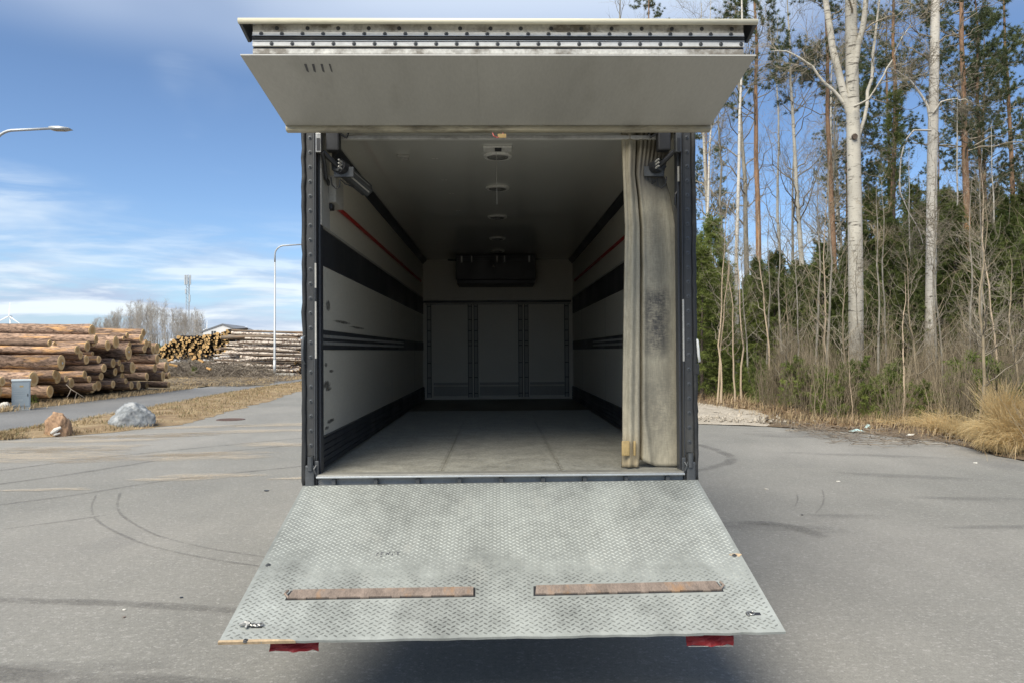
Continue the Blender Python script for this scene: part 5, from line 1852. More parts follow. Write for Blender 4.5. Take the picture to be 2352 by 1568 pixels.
def grow(rn, Pp, Rp, m, t0, t1, amin, amax, length, up, wob, k=5, rr=.55, rmin=.004, shape=0.5, tip=.15):
    """children polylines growing from parent polylines"""
    n, kp, _ = Pp.shape
    idx = np.repeat(np.arange(n), m)
    N = len(idx)
    t = rn.uniform(t0, t1, N)
    f = t * (kp - 1)
    i0 = np.clip(f.astype(int), 0, kp - 2)
    fr = (f - i0)[:, None]
    a, b = Pp[idx, i0], Pp[idx, i0 + 1]
    p0 = a * (1 - fr) + b * fr
    T = norm(b - a)
    r0 = Rp[idx, i0] * (1 - fr[:, 0]) + Rp[idx, i0 + 1] * fr[:, 0]
    q = rn.normal(size=(N, 3))
    q = norm(q - T * (q * T).sum(-1, keepdims=True))
    ang = np.radians(rn.uniform(amin, amax, N))[:, None]
    d = T * np.cos(ang) + q * np.sin(ang)
    L = length * (1 - shape * (t - t0) / max(1e-6, t1 - t0)) * rn.uniform(.55, 1.2, N)
    s = np.linspace(0, 1, k)
    P_ = p0[:, None] + d[:, None] * (L[:, None] * s)[..., None]
    bend = rn.normal(size=(N, 3)) * wob
    bend[:, 2] += up
    P_ = P_ + bend[:, None] * (L[:, None] * s ** 2)[..., None]
    jit = rn.normal(size=P_.shape) * .035 * L[:, None, None]
    jit[:, 0] = 0
    P_ = P_ + jit
    R_ = np.maximum(r0 * rr, rmin)[:, None] * np.linspace(1, tip, k)
    R_ = np.maximum(R_, rmin * .5)
    return P_, R_, t


def trunk_line(rn, h, r, lean=0.0, wob=.06, k=12, tip=.12, flare=1.25):
    s = np.linspace(0, 1, k)
    P_ = np.zeros((1, k, 3))
    a = rn.uniform(0, 6.28)
    P_[0, :, 0] = math.cos(a) * lean * s * h + np.cumsum(rn.normal(size=k)) * wob
    P_[0, :, 1] = math.sin(a) * lean * s * h + np.cumsum(rn.normal(size=k)) * wob
    P_[0, :, :2] -= P_[0, 0, :2]
    P_[0, :, 2] = s * h
    R_ = r * (1 - (1 - tip) * s ** 1.1)[None]
    R_ = R_.copy()
    R_[0, 0] *= flare
    return P_, R_


def bare_crown(rn, TP, TR, n1, l1, n2, l2, n3, l3, t0=.38, up=.35, rmin=.006, a1=(35, 70), rr=.42):
    A, AR, t = grow(rn, TP, TR, n1, t0, .98, a1[0], a1[1], l1, up, .12, 7, rr, rmin * 1.6, .6)
    B, BR, _ = grow(rn, A, AR, n2, .2, .98, 25, 60, l2, up * .4, .15, 5, .55, rmin, .4)
    C, CR_, _ = grow(rn, B, BR, n3, .2, 1, 20, 60, l3, .05, .2, 4, .6, rmin * .75, .3)
    out = [polytubes(A, AR, 4), polytubes(B, BR, 3), polytubes(C, CR_, 3)]
    return out


def tris(C, D, L, Wd, rn):
    """needle/leaf blades: one triangle each"""
    n = len(C)
    s = norm(np.cross(D, rn.normal(size=(n, 3))))
    V = np.stack([C - s * Wd[:, None] / 2, C + s * Wd[:, None] / 2, C + D * L[:, None]], 1).reshape(-1, 3)
    return V, np.arange(n * 3).reshape(-1, 3)


def tufts(rn, C, D, nb, L, Wd, spread=.9):
    n = len(C)
    c = np.repeat(C, nb, 0)
    d = norm(np.repeat(norm(D), nb, 0) + rn.normal(size=(n * nb, 3)) * spread)
    c = c + d * rn.uniform(0, .3, (n * nb, 1)) * L
    return tris(c, d, L * rn.uniform(.6, 1.2, n * nb), Wd * rn.uniform(.7, 1.3, n * nb), rn)


def two(name, trunk_chunks, tmat, crown_chunks, cmats, smooth=True):
    tm = np_mesh('trunk', [(v, f, 0) for v, f in trunk_chunks], [tmat], True)
    cm = np_mesh('crown', [(c[0], c[1], c[2] if len(c) > 2 else 0) for c in crown_chunks], cmats, False)
    return tm, cm


def bare_tree(seed, h, r, n1, l1, n2, l2, n3, l3, tmat, cmat, t0=.38, lean=.02, rmin=.006, up=.35, wob=.05, rr=.42):
    rn = np.random.default_rng(seed)
    TP, TR = trunk_line(rn, h, r, lean, wob)
    return two('bare', [polytubes(TP, TR, 10)], tmat, bare_crown(rn, TP, TR, n1, l1, n2, l2, n3, l3, t0, up, rmin, rr=rr), [cmat])


def pine_tree(seed, h, r, base=.45, n1=46, l1=2.4, dens=1.0, dead=10):
    rn = np.random.default_rng(seed)
    TP, TR = trunk_line(rn, h, r, .015, .05, 14, .15)
    A, AR, t = grow(rn, TP, TR, n1, base, .985, 55, 95, l1, .25, .12, 7, .30, .012, .62)
    B, BR, _ = grow(rn, A, AR, 7, .30, 1.0, 25, 65, .85, .18, .15, 5, .5, .008, .35)
    X, XR, _ = grow(rn, TP, TR, dead, base * .45, base, 70, 100, 1.3, -.05, .2, 6, .2, .010, .1)
    Y, YR, _ = grow(rn, X, XR, 4, .3, 1, 30, 70, .5, .0, .2, 4, .5, .006)
    # tufts along the outer twigs
    Cs, Ds = [], []
    for q in (1, 2, 3, 4):
        Cs.append(B[:, q]); Ds.append(B[:, q] - B[:, q - 1] + np.array([0, 0, .06]))
    for q in (5, 6):
        Cs.append(A[:, q]); Ds.append(A[:, q] - A[:, q - 1])
    C = np.concatenate(Cs); D = np.concatenate(Ds)
    keep = rn.random(len(C)) < .86
    C, D = C[keep], D[keep]
    nv, nf = tufts(rn, C, D, int(34 * dens), .17, .022, .85)
    return two('pine', [polytubes(TP, TR, 10)], M['pine_bark'],
               [polytubes(A, AR, 4) + (1,), polytubes(B, BR, 3) + (1,), polytubes(X, XR, 3) + (1,), polytubes(Y, YR, 3) + (1,), (nv, nf, 0)], [M['pine_needle'], M['twig']])


def spruce_tree(seed, h, r, lmax, mat, base=.06, step=.30, per=6, thin=1.0, blades=15, pw=.85, spray=.48, bl=.15):
    rn = np.random.default_rng(seed)
    TP, TR = trunk_line(rn, h, r, .01, .02, 12, .06)
    zs, n = [], 0
    z = h * base
    Ps, Rs = [], []
    while z < h * .985:
        t = z / h
        Lb = lmax * (1 - t) ** pw + .12
        m = max(3, int(round(per * (1 if t < .8 else .7))))
        a0 = rn.uniform(0, 6.28)
        for q in range(m):
            a = a0 + q * 2 * math.pi / m + rn.normal() * .25
            L = Lb * rn.uniform(.65, 1.15)
            s = np.linspace(0, 1, 7)
            droop = -.10 - .30 * (1 - t)
            x = L * s
            zz_ = z + rn.normal() * .06 + L * (droop * s + .26 * s ** 2.2 * (1 - .4 * t)) + (.35 * t * L * s)
            Ps.append(np.stack([x * math.cos(a), x * math.sin(a), zz_], 1))
            Rs.append(np.maximum(.016 * (L / 2 + .3) * (1 - .85 * s), .004))
        z += step * (1.0 - .35 * t) * rn.uniform(.75, 1.25)
    A = np.array(Ps); AR = np.array(Rs)
    tx = np.interp(A[..., 2], TP[0, :, 2], TP[0, :, 0]); ty = np.interp(A[..., 2], TP[0, :, 2], TP[0, :, 1])
    A[..., 0] += tx; A[..., 1] += ty
    # side sprays
    S_, SR, _ = grow(rn, A, AR, 9, .18, 1.0, 35, 65, spray, -.16, .06, 4, .5, .004, .25)
    Cs, Ds = [], []
    for q in (1, 2, 3):
        Cs.append((S_[:, q] + S_[:, q - 1]) / 2); Ds.append(S_[:, q] - S_[:, q - 1] + np.array([0, 0, -.04]))
    for q in (2, 3, 4, 5, 6):
        Cs.append(A[:, q]); Ds.append(A[:, q] - A[:, q - 1])
    C = np.concatenate(Cs); D = np.concatenate(Ds)
    keep = rn.random(len(C)) < .92 * thin
    nv, nf = tufts(rn, C[keep], D[keep], blades, bl, .023 * bl / .15, .6)
    return two('spruce', [polytubes(TP, TR, 8)], M['spruce_bark'], [polytubes(A, AR, 3) + (1,), (nv, nf, 0)], [mat, M['spruce_bark']])


def shrub(seed, h, n, spread, mat, r=.012):
    rn = np.random.default_rng(seed)
    k = 7
    a = rn.uniform(0, 6.28, n)
    rad = rn.uniform(0, .35, n)
    s = np.linspace(0, 1, k)
    H = h * rn.uniform(.5, 1.05, n)
    sp = spread * rn.uniform(.1, 1, n)
    P_ = np.zeros((n, k, 3))
    P_[..., 0] = (rad * np.cos(a))[:, None] + (sp * np.cos(a))[:, None] * (H[:, None] * s ** 1.3)
    P_[..., 1] = (rad * np.sin(a))[:, None] + (sp * np.sin(a))[:, None] * (H[:, None] * s ** 1.3)
    P_[..., 2] = H[:, None] * s
    P_[:, 1:, :] += rn.normal(size=(n, k - 1, 3)) * .03 * h * .5
    R_ = (r * rn.uniform(.6, 1.2, n))[:, None] * np.linspace(1, .25, k)
    B, BR, _ = grow(rn, P_, R_, 5, .25, .98, 12, 40, h * .26, .25, .12, 5, .55, .004, .5)
    C, CR_, _ = grow(rn, B, BR, 2, .2, 1, 15, 50, h * .10, .1, .2, 4, .6, .003, .3)
    return np_mesh('bare_shrub', [polytubes(P_, R_, 4) + (0,), polytubes(B, BR, 3) + (0,), polytubes(C, CR_, 3) + (0,)], [mat])


def grass_blades(rn, X, Y, Z, L, Wd, lean=.6, az=None, k=2):
    n = len(X)
    a = rn.uniform(0, 6.28, n) if az is None else az
    ln = rn.uniform(.2, 1.0, n) * lean
    b = np.stack([X, Y, Z], 1)
    d1 = np.stack([np.cos(a) * ln * .5, np.sin(a) * ln * .5, np.ones(n)], 1) * (L * .55)[:, None]
    d2 = np.stack([np.cos(a) * ln * 1.6, np.sin(a) * ln * 1.6, np.ones(n) * (1 - ln * .6)], 1) * (L * .45)[:, None]
    s = norm(np.stack([-np.sin(a + .6), np.cos(a + .6), np.zeros(n)], 1)) * (Wd / 2)[:, None]
    m = b + d1
    t = m + d2
    V = np.stack([b - s, b + s, m - s * .8, m + s * .8, t], 1).reshape(-1, 3)
    i = np.arange(n)[:, None] * 5
    F = np.concatenate([i + np.array([[0, 1, 3]]), i + np.array([[0, 3, 2]]), i + np.array([[2, 3, 4]])], 0)
    return V, F


def place(name, meshes, loc, rz=0.0, sc=1.0, label=None, cat='tree', group=None, tilt=0.0):
    o = empty(name, loc, (tilt, 0, rz), label, cat, group)
    o.scale = (sc, sc, sc) if not isinstance(sc, tuple) else sc
    link('trunk', meshes[0], o)
    link('crown', meshes[1], o)
    return o


def at_ground(px, Y):
    """picture column at distance Y, on the forest floor"""
    p = at(px, 900, Y)
    return Vector((p.x, Y, 0.012 + .10))


def top_h(py, Y):
    return CAM_Z + (805 - py) / FPX * Y


rt = random.Random(12)
# --- variants
BT = [bare_tree(100, 18, .13, 34, 3.0, 6, 1.3, 5, .6, M['grey_bark'], M['twig'], .34),
      bare_tree(101, 20, .15, 34, 3.2, 6, 1.4, 5, .6, M['aspen'], M['twig'], .36),
      bare_tree(102, 16, .10, 32, 2.6, 6, 1.2, 5, .55, M['grey_bark'], M['twig'], .30),
      bare_tree(103, 14, .075, 34, 1.9, 5, 1.0, 5, .5, M['birch'], M['twig'], .32, .03, .005, .5),
      bare_tree(104, 15, .085, 15, 1.9, 4, .9, 3, .5, M['aspen'], M['twig'], .30, .02, .006, .45),
      bare_tree(105, 16, .075, 16, 1.6, 4, .9, 3, .5, M['birch'], M['twig'], .45, .015, .006, .5)]
PT = [pine_tree(200, 23, .17, .50), pine_tree(201, 25, .19, .40, 54, 2.9, 1.1, 8), pine_tree(202, 21, .15, .55, 40, 2.0, .9, 14), pine_tree(203, 22, .16, .34, 60, 2.6, 1.1, 8)]
ST = [spruce_tree(300, 12, .13, 2.7, M['spruce_needle']), spruce_tree(301, 14, .15, 2.9, M['spruce_needle'], .08, .32), spruce_tree(302, 8, .09, 1.9, M['spruce_needle'], .04, .24),
      spruce_tree(303, 17, .16, 1.5, M['spruce_needle'], .12, .40, 5, .62, 10)]
SL = [spruce_tree(310, 8.5, .08, 1.7, M['spruce_light'], .04, .30, 5, .8, 12, .8, .42), spruce_tree(311, 6, .06, 1.2, M['spruce_light'], .04, .27, 5, .8, 12, .8, .34, .12)]
SMALLP = [spruce_tree(320 + k, 1.3, .016, .34, M['spruce_light'], .15, .17, 4, .9, 6, .6, .16, .09) for k in range(2)]

# --- hero: big pale aspen with its forks (picture points at 27 m)
def hero(name, label, YD, lines, tmat, n1, seed, l1=2.6, extra=None, n2=6, n3=5):
    base = at_ground(lines[0][0][0], YD)
    rn = np.random.default_rng(seed)
    o = empty(name, base, (0, 0, 0), label, 'tree')
    tc, limbs = [], []
    for li, ln in enumerate(lines):
        pts, rs = [], []
        for e in ln:
            px, py, wpx = e[:3]
            dy = e[3] if len(e) > 3 else 0
            q = at(px, py, YD + dy) - base
            pts.append(q); rs.append(wpx / 2 / FPX * YD)
        if li == 0: pts[0].z = -.15
        # resample to 14
        P0 = np.array([tuple(p) for p in pts]); R0 = np.array(rs)
        d = np.concatenate([[0], np.cumsum(np.linalg.norm(np.diff(P0, axis=0), axis=1))])
        s = np.linspace(0, d[-1], 14)
        Pn = np.stack([np.interp(s, d, P0[:, c]) for c in range(3)], 1)
        if li: Pn[1:-1] += rn.normal(size=(12, 3)) * .02
        Rn = np.interp(s, d, R0)
        limbs.append((Pn, Rn))
        v, f = polytubes(Pn[None], Rn[None], 14 if li == 0 else 8)
        if li == 0:
            # slight irregularity of the bole
            a = rn.normal(size=v.shape) * .004
            v = v + a
        tc.append((v, f, 0))
    link('trunk', np_mesh('trunk', [tc[0]], [tmat], True), o)
    if len(tc) > 1:
        for c in tc[1:]:
            link('limb', np_mesh('limb', [c], [tmat], True), o)
    cr = []
    for li, (Pn, Rn) in enumerate(limbs):
        nn = n1 if li == 0 else max(6, n1 // 2)
        t0 = .55 if li == 0 else .25
        ch = bare_crown(rn, Pn[None], Rn[None], int(nn * 1.6), l1 * (1 if li == 0 else .8), n2, 1.1, n3, .55, t0, .15, .0085, (35, 85), .22)
        cr += ch
    link('crown', np_mesh('crown', [(v, f, 0) for v, f in cr], [M['twig']]), o)
    return o, base


asp, ab = hero('aspen_tree', 'big pale forked aspen with the thickest trunk in the wood', 27.0, [
    [(1966, 905, 36), (1966, 850, 33), (1966, 700, 33), (1964, 500, 32), (1961, 350, 31), (1958, 240, 30), (1957, 150, 28), (1955, 60, 26), (1953, -60, 24), (1950, -300, 16), (1948, -600, 5)],
    [(1952, 262, 18), (1934, 200, 17), (1918, 130, 16), (1905, 60, 15), (1893, -20, 13), (1875, -200, 9), (1860, -400, 3)],
    [(1956, 210, 16, -.1), (1970, 120, 15, -.2), (1985, 40, 13, -.3), (1996, -60, 11, -.4), (2010, -250, 5, -.4)],
    [(1968, 330, 9), (1978, 300, 9), (1989, 250, 8), (2000, 190, 8), (2006, 120, 7), (2016, 40, 5), (2024, -60, 3)],
    [(1950, 252, 9), (1920, 215, 7.5), (1890, 185, 6.5), (1862, 150, 5.5), (1830, 130, 4.5), (1795, 112, 3), (1770, 118, 1.5)],
    [(1962, 245, 5.5, -.4), (1990, 235, 4.5, -.7), (2030, 175, 3.8, -1), (2070, 90, 2.8, -1.2), (2100, 40, 1.5, -1.2)]],
    M['aspen'], 16, 400)
m = MB()
kn = at(1963, 314, 26.72) - ab
m.tube([kn + Vector((0, .05, 0)), kn + Vector((0, -.035, 0))], .10, 10)
m.build('knot_scar', M['spruce_bark'], asp)
bir, bb = hero('birch_tree', 'tall straight birch with white trunk right of the big aspen', 29.0, [
    [(2133, 915, 25), (2134, 850, 23), (2138, 650, 23.5), (2140, 450, 23), (2143, 300, 22), (2146, 150, 21), (2149, 0, 19), (2153, -200, 13), (2156, -450, 4)],
    [(2140, 285, 7), (2128, 240, 6), (2108, 205, 5), (2085, 180, 4), (2060, 165, 2.6), (2040, 150, 1.2)],
    [(2138, 300, 5.5, -.3), (2128, 296, 4.6, -.4), (2100, 302, 4.2, -.6), (2078, 325, 3.6, -.7), (2068, 370, 3, -.8), (2064, 425, 2.6, -.8), (2078, 470, 2.2, -.8), (2110, 520, 1.8, -.8), (2120, 560, 1.0, -.8)],
    [(2143, 260, 4.5, -.2), (2156, 238, 3.8, -.3), (2185, 228, 2.8, -.4), (2225, 232, 1.4, -.5)]],
    M['birch'], 14, 401, 2.4)

# --- trees that can be told apart: column of the picture, distance, kind, scale, tint of the label
hp = 23.0
for px, Y, v, sc, rz, lab_ in (
        (1743, 36, 0, 1.0, .3, 'orange-barked pine nearest to the truck corner, behind the thin white birch'),
        (1922, 37, 2, 1.15, 1.0, 'red-brown pine trunk just left of the big aspen'),
        (2224, 34, 1, 1.02, 2.0, 'broad orange-barked pine with a full crown right of the tall birch'),
        (2256, 38, 3, .95, 4.0, 'slim dark pine standing just right of the broad orange pine'),
        (2052, 39, 2, 1.22, 5.2, 'pine rising behind the narrow spruce between aspen and birch'),
        (2335, 43, 1, 1.0, 3.0, 'rightmost pine, its crown cut by the picture edge')):
    place('pine_tree', PT[v], at_ground(px, Y), rz, sc, lab_, 'tree', 'pines in the wood')
for px, Y, v, sc, rz, lab_ in (
        (1689, 30, 5, 1.25, .5, 'thin white-stemmed birch close to the truck side'),
        (1852, 36, 1, 1.0, 2.2, 'grey aspen halfway between truck and big aspen'),
        (1612, 40, 5, 1.3, 1.2, 'bare grey tree half hidden by the truck corner'),
        (1790, 41, 4, 1.3, 3.3, 'bare grey tree between the orange pine and grey aspen'),
        (1890, 44, 2, 1.15, 4.1, 'slight bare tree behind the red-brown pine'),
        (2190, 32, 4, .85, 5.0, 'leaning pale stem between tall birch and broad pine'),
        (2088, 31, 4, .66, 5.5, 'crooked young bare tree between aspen and tall birch'),
        (2295, 30, 4, .72, 2.7, 'thin bare birch towards the right picture edge'),
        (1660, 46, 2, 1.25, 2.4, 'bare tree far behind the thin white-stemmed birch')):
    place('bare_tree', BT[v], at_ground(px, Y), rz, sc, lab_, 'tree', 'bare deciduous trees in the wood', R(2) * math.sin(px))
# tops showing over the raised hatch
for px, Y, v, sc, rz, nm, lab_ in ((1385, 58, 0, 1.72, .7, 'bare_tree', 'bare treetop showing above the hatch, left of a pine top'),
                                   (1492, 60, 1, 1.22, 1.9, 'pine_tree', 'pine top showing alone above the raised hatch'),
                                   (1640, 52, 1, 1.28, 2.9, 'bare_tree', 'bare treetop above the right end of the hatch'),
                                   (1725, 50, 0, 1.55, 4.4, 'bare_tree', 'dense bare crown beside the right end of the hatch')):
    place(nm, (PT if nm == 'pine_tree' else BT)[v], at_ground(px, Y), rz, sc, lab_, 'tree')
# spruces: column, height of the top in the picture, distance
for i, (px, py, Y, light) in enumerate((
        (1638, 500, 29, 1), (1603, 545, 31, 1), (1668, 610, 34, 0), (1782, 585, 36, 0), (1832, 600, 38, 0), (1722, 640, 38, 0), (1882, 560, 40, 0),
        (2056, 190, 33, 3), (2008, 440, 34, 0), (2108, 470, 36, 0), (2182, 430, 38, 0), (2248, 410, 37, 0), (2312, 450, 36, 0), (2346, 420, 40, 0), (2162, 520, 35, 0),
        (2228, 540, 35, 0), (2290, 520, 35, 0), (1996, 560, 35, 0), (1946, 600, 36, 0), (2082, 530, 35, 0), (2030, 480, 38, 0), (2140, 440, 40, 0), (2215, 440, 42, 0),
        (1760, 640, 37, 0), (1850, 660, 36, 0), (1690, 690, 38, 0), (1912, 660, 37, 0), (2120, 600, 35, 0), (2330, 560, 34, 0), (2040, 600, 36, 0), (1625, 640, 33, 1), (1655, 640, 32, 1),
        (1810, 640, 44, 0), (1740, 660, 45, 0), (1960, 500, 45, 0), (2280, 430, 46, 0), (1700, 680, 50, 0), (1870, 610, 50, 0), (1640, 690, 46, 0), (2352, 480, 35, 0), (2060, 560, 44, 0), (2180, 480, 46, 0),
        (2000, 650, 33, 0), (2180, 620, 33, 0), (2260, 640, 33.5, 0), (2090, 640, 33, 0), (2325, 620, 32.5, 0), (2100, 420, 48, 0), (2240, 470, 50, 0), (2320, 480, 50, 0), (1920, 620, 50, 0))):
    h = top_h(py, Y)
    if light == 1: v, base = SL[i % 2], (8.5, 6)[i % 2]
    elif light == 3: v, base = ST[3], 17
    else:
        k = 0 if h > 9 else (2 if h < 7 else 1)
        if h > 9 and i % 2: k = 1
        v, base = ST[k], (12, 14, 8)[k]
    sc = h / base
    lb = {0: 'light green young spruce at the wood edge, tallest beside the truck', 1: 'light green spruce half hidden by the truck side', 7: 'tall narrow spruce between the big aspen and the tall birch'}.get(i)
    place('spruce_tree', v, at_ground(px, Y), i * 1.7, (max(sc, .62 if light == 0 else sc), max(sc, .62 if light == 0 else sc), sc), lb or 'dark green spruce among others filling the wood behind the trunks', 'tree', None if lb else 'dark spruces in the wood')
for i, (px, py, Y, sx) in enumerate(((1893, 585, 29.5, .50), (2042, 510, 30.5, .55), (2086, 590, 29.5, .50), (2196, 470, 31, .60), (2262, 520, 30, .55), (2322, 500, 30, .60), (1782, 630, 30, .50),
                                     (1838, 615, 31.5, .50), (2008, 640, 28.5, .42), (2230, 610, 28.5, .45), (2345, 560, 28, .55), (1742, 600, 33, .5))):
    h = top_h(py, Y)
    k = i % 3
    rk_ = sorted((1893, 2042, 2086, 2196, 2262, 2322, 1782, 1838, 2008, 2230, 2345, 1742)).index(px)
    place('spruce_tree', ST[k], at_ground(px, Y), i * 2.1, (sx * 1.25, sx * 1.25, h / (12, 14, 8)[k]), f'slim green spruce near the front of the wood, {ORD[rk_]} of twelve from the truck', 'tree', 'slim spruces near the front of the wood')
for i, (px, py, Y, sx, lb) in enumerate(((1612, 570, 27.2, .8, 'fresh green young spruce right at the corner of the truck'), (1652, 625, 27.8, .7, 'fresh green young spruce behind the orange-stemmed birches'), (1738, 700, 27.5, .7, 'short fresh green spruce right of the thin curved white birch'))):
    h = top_h(py, Y)
    place('spruce_tree', SL[i % 2], at_ground(px, Y), i * 1.3, (sx, sx, h / (8.5, 6)[i % 2]), lb, 'tree')
# deeper wood
for k in range(24):
    Y = rt.uniform(48, 78)
    px = rt.uniform(1590, 2420)
    q = rt.random()
    if q < .22: place('pine_tree', PT[k % 4], at_ground(px, Y), k, rt.uniform(.8, 1.05), 'pine far back in the wood behind the nearer trunks', 'tree', 'trees far back in the wood')
    elif q < .62: place('bare_tree', BT[k % 3], at_ground(px, Y), k, rt.uniform(.8, 1.1), 'bare tree far back in the wood behind the nearer trunks', 'tree', 'trees far back in the wood')
    else: place('spruce_tree', ST[k % 3], at_ground(px, Y), k, rt.uniform(.7, 1.0), 'spruce far back in the wood behind the nearer trunks', 'tree', 'trees far back in the wood')

# the wood goes on beyond the picture's edge and behind the truck
for k in range(22):
    px, Y = (rt.uniform(2430, 3300), rt.uniform(20, 42)) if k < 15 else (rt.uniform(1330, 1580), rt.uniform(40, 60))
    if k % 3 == 0: place('pine_tree', PT[k % 4], at_ground(px, Y), k, rt.uniform(.7, .8), 'pine far back in the wood behind the nearer trunks', 'tree', 'trees far back in the wood')
    else: place('spruce_tree', ST[k % 3], at_ground(px, Y), k, rt.uniform(.7, .95), 'spruce far back in the wood behind the nearer trunks', 'tree', 'trees far back in the wood')
rf = np.random.default_rng(51)
n = 5200
fa = rf.uniform(-1.25, 1.25, n)
fr_ = rf.uniform(640, 800, n)
C = np.stack([np.sin(fa) * fr_, np.cos(fa) * fr_, np.zeros(n)], 1)
hh = rf.uniform(4, 8.5, n); ww = rf.uniform(3, 7, n)
sd_ = np.stack([np.cos(fa), -np.sin(fa), np.zeros(n)], 1) * ww[:, None] / 2
dp_ = np.stack([np.sin(fa), np.cos(fa), np.zeros(n)], 1) * ww[:, None] / 2
V = np.stack([C - sd_, C - dp_, C + sd_, C + dp_, C + np.array([0, 0, 1.0]) * hh[:, None]], 1).reshape(-1, 3)
F = (np.array([[0, 1, 4], [1, 2, 4], [2, 3, 4], [3, 0, 4]])[None] + np.arange(n)[:, None, None] * 5).reshape(-1, 3)
o = link('far_wood', np_mesh('far_wood', [(V, F, 0)], [M['pine_needle']]))
tag(o, 'low dark line of far-off woods along the horizon', 'wood', None, 'stuff')

# --- young stems at the edge
YS = []
for k, (h, mt) in enumerate(((6.5, 'birch_young'), (5.0, 'birch_young'), (5.5, 'grey_bark'), (7.5, 'grey_bark'), (4.2, 'twig_brown'))):
    YS.append(bare_tree(500 + k, h, .034 if k != 3 else .045, 20, 1.1, 4, .5, 3, .25, M[mt], M['twig_brown'] if k % 2 else M['twig'], .25, .05, .0035, .6, .035, .5))
SAPL = {1: 'slender white young birch with a curved foot beside the gravel', 2: 'orange-stemmed young birch leaning left at the gravel edge',
        3: 'orange-stemmed young birch next to the leaning one at the gravel edge', 4: 'bent pale young birch with curved foot at the middle of the wood edge',
        5: 'short broken pale stem at the wood edge by the blue litter', 6: 'slim white young birch above the grass tussock'}
_sap = []
for px, Y, v, sc, rz, key in ((1703, 24.5, 0, 1.0, .2, 1), (1648, 25, 0, .92, 2.2, 2), (1656, 24.8, 0, 1.05, 3.4, 3), (1688, 24.2, 1, .95, 4.0, 0), (2075, 17.6, 1, .70, 1.0, 4),
                              (1958, 18.2, 1, .40, 2.0, 5), (2300, 17.5, 0, .9, 5.0, 6), (1725, 25.5, 2, 1.0, 1.2, 0), (1772, 24.5, 0, 1.0, 5.5, 0), (1800, 24, 3, .9, .6, 0),
                              (1838, 22, 2, .9, 1.9, 0), (1866, 23, 3, 1.0, 2.9, 0), (1893, 22.5, 3, 1.05, 3.3, 0), (1906, 23, 0, 1.1, 3.9, 0), (2020, 21, 3, .85, 4.4, 0), (2045, 22, 3, .9, 5.4, 0),
                              (2175, 20, 2, .95, .9, 0), (2215, 19, 3, .8, 2.5, 0), (2110, 18, 4, 1.0, 3.2, 0), (2260, 18, 4, 1.0, 1.4, 0), (2330, 16, 4, .9, 4.2, 0), (1930, 20, 4, 1.0, 5.2, 0),
                              (1990, 20, 2, .8, .4, 0), (1815, 21, 4, .9, 2.0, 0), (2150, 23, 3, 1.0, 1.0, 0), (2345, 19, 3, 1.0, 2.0, 0), (2240, 22, 3, 1.0, 3.0, 0), (1755, 27, 3, .9, 3.0, 0)):
    if not key: _sap.append(px)
    place('sapling', YS[v], at_ground(px, Y), rz, sc, SAPL.get(key, 'thin bare sapling among the brush along the wood edge'), 'sapling', None if key else 'thin bare saplings along the wood edge')
_ss = sorted(_sap)
for o in COL.objects:
    if o.get('label') == 'thin bare sapling among the brush along the wood edge':
        o['label'] = 'thin bare sapling in the brush along the wood edge, ' + ORD[_ss.index(_sap.pop(0))] + ' from the truck'
# leaning stem beside the tussock
place('sapling', YS[4], at_ground(2243, 13.9) + Vector((0, 0, -.05)), 3.6, 1.05, 'leaning bare sapling just left of the golden grass tussock', 'sapling', None, R(-6))

# --- brush
SH = [shrub(600, 2.4, 17, .20, M['twig_brown'], .013), shrub(601, 3.0, 18, .14, M['twig_brown'], .014), shrub(602, 1.9, 15, .30, M['twig_brown'], .009), shrub(603, 2.9, 15, .12, M['twig_brown'], .014), shrub(604, 1.2, 16, .55, M['twig_brown'], .007)]


def edge_Y(x):
    """distance of the asphalt edge at column x"""
    return lerp_tab([(1600, 26.5), (1790, 19.2), (1850, 17.9), (2004, 16.9), (2203, 15.2), (2352, 13.0), (2500, 10)], x)


for k in range(120):
    px = rt.uniform(1755, 2440)
    Y = edge_Y(px) + .5 + rt.random() ** 1.2 * 10
    if px < 1830: Y = max(Y, 20.5)
    if px > 2230 and Y < 15.5 and px < 2352: Y += 3
    v = rt.choice((0, 0, 1, 1, 2, 3, 4)) if Y > edge_Y(px) + 2 else rt.choice((2, 4, 4, 0))
    o = link('bare_shrub', SH[v], None, at_ground(px, Y) - Vector((0, 0, .06)), (0, 0, rt.uniform(0, 6.28)), rt.uniform(.6, 1.0))
    tag(o, 'leafless brown shrub in the thicket along the wood edge', 'shrub', 'leafless shrubs along the wood edge')
for px, Y, k in ((1770, 22.5, 0), (1752, 23.5, 1), (1893, 19.6, 1), (1905, 18.9, 0), (1985, 19.5, 1), (2220, 17, 0), (1850, 20.5, 1), (2340, 15.5, 0), (1740, 24.8, 0), (1700, 25.5, 1), (2000, 18.6, 0), (1830, 20.8, 0), (1945, 19.5, 0), (2060, 18.2, 1), (2125, 17.8, 0), (2190, 17.5, 1), (2280, 16.8, 0), (2330, 17.5, 0), (1875, 21, 1), (2040, 20, 0), (1790, 23.5, 0)):
    place('young_pine', SMALLP[k], at_ground(px, Y) - Vector((0, 0, .1)), px, rt.uniform(.8, 1.3), 'knee-high green conifer seedling in the wood edge', 'seedling', 'green conifer seedlings at the wood edge')

_sd = sorted([o for o in COL.objects if o.get('label') == 'knee-high green conifer seedling in the wood edge'], key=lambda o: o.location.x / o.location.y)
for k, o in enumerate(_sd):
    o['label'] = f'knee-high green conifer seedling at the wood edge, {ORD[k]} from the truck'

# --- golden tussock at the right
rn = np.random.default_rng(77)


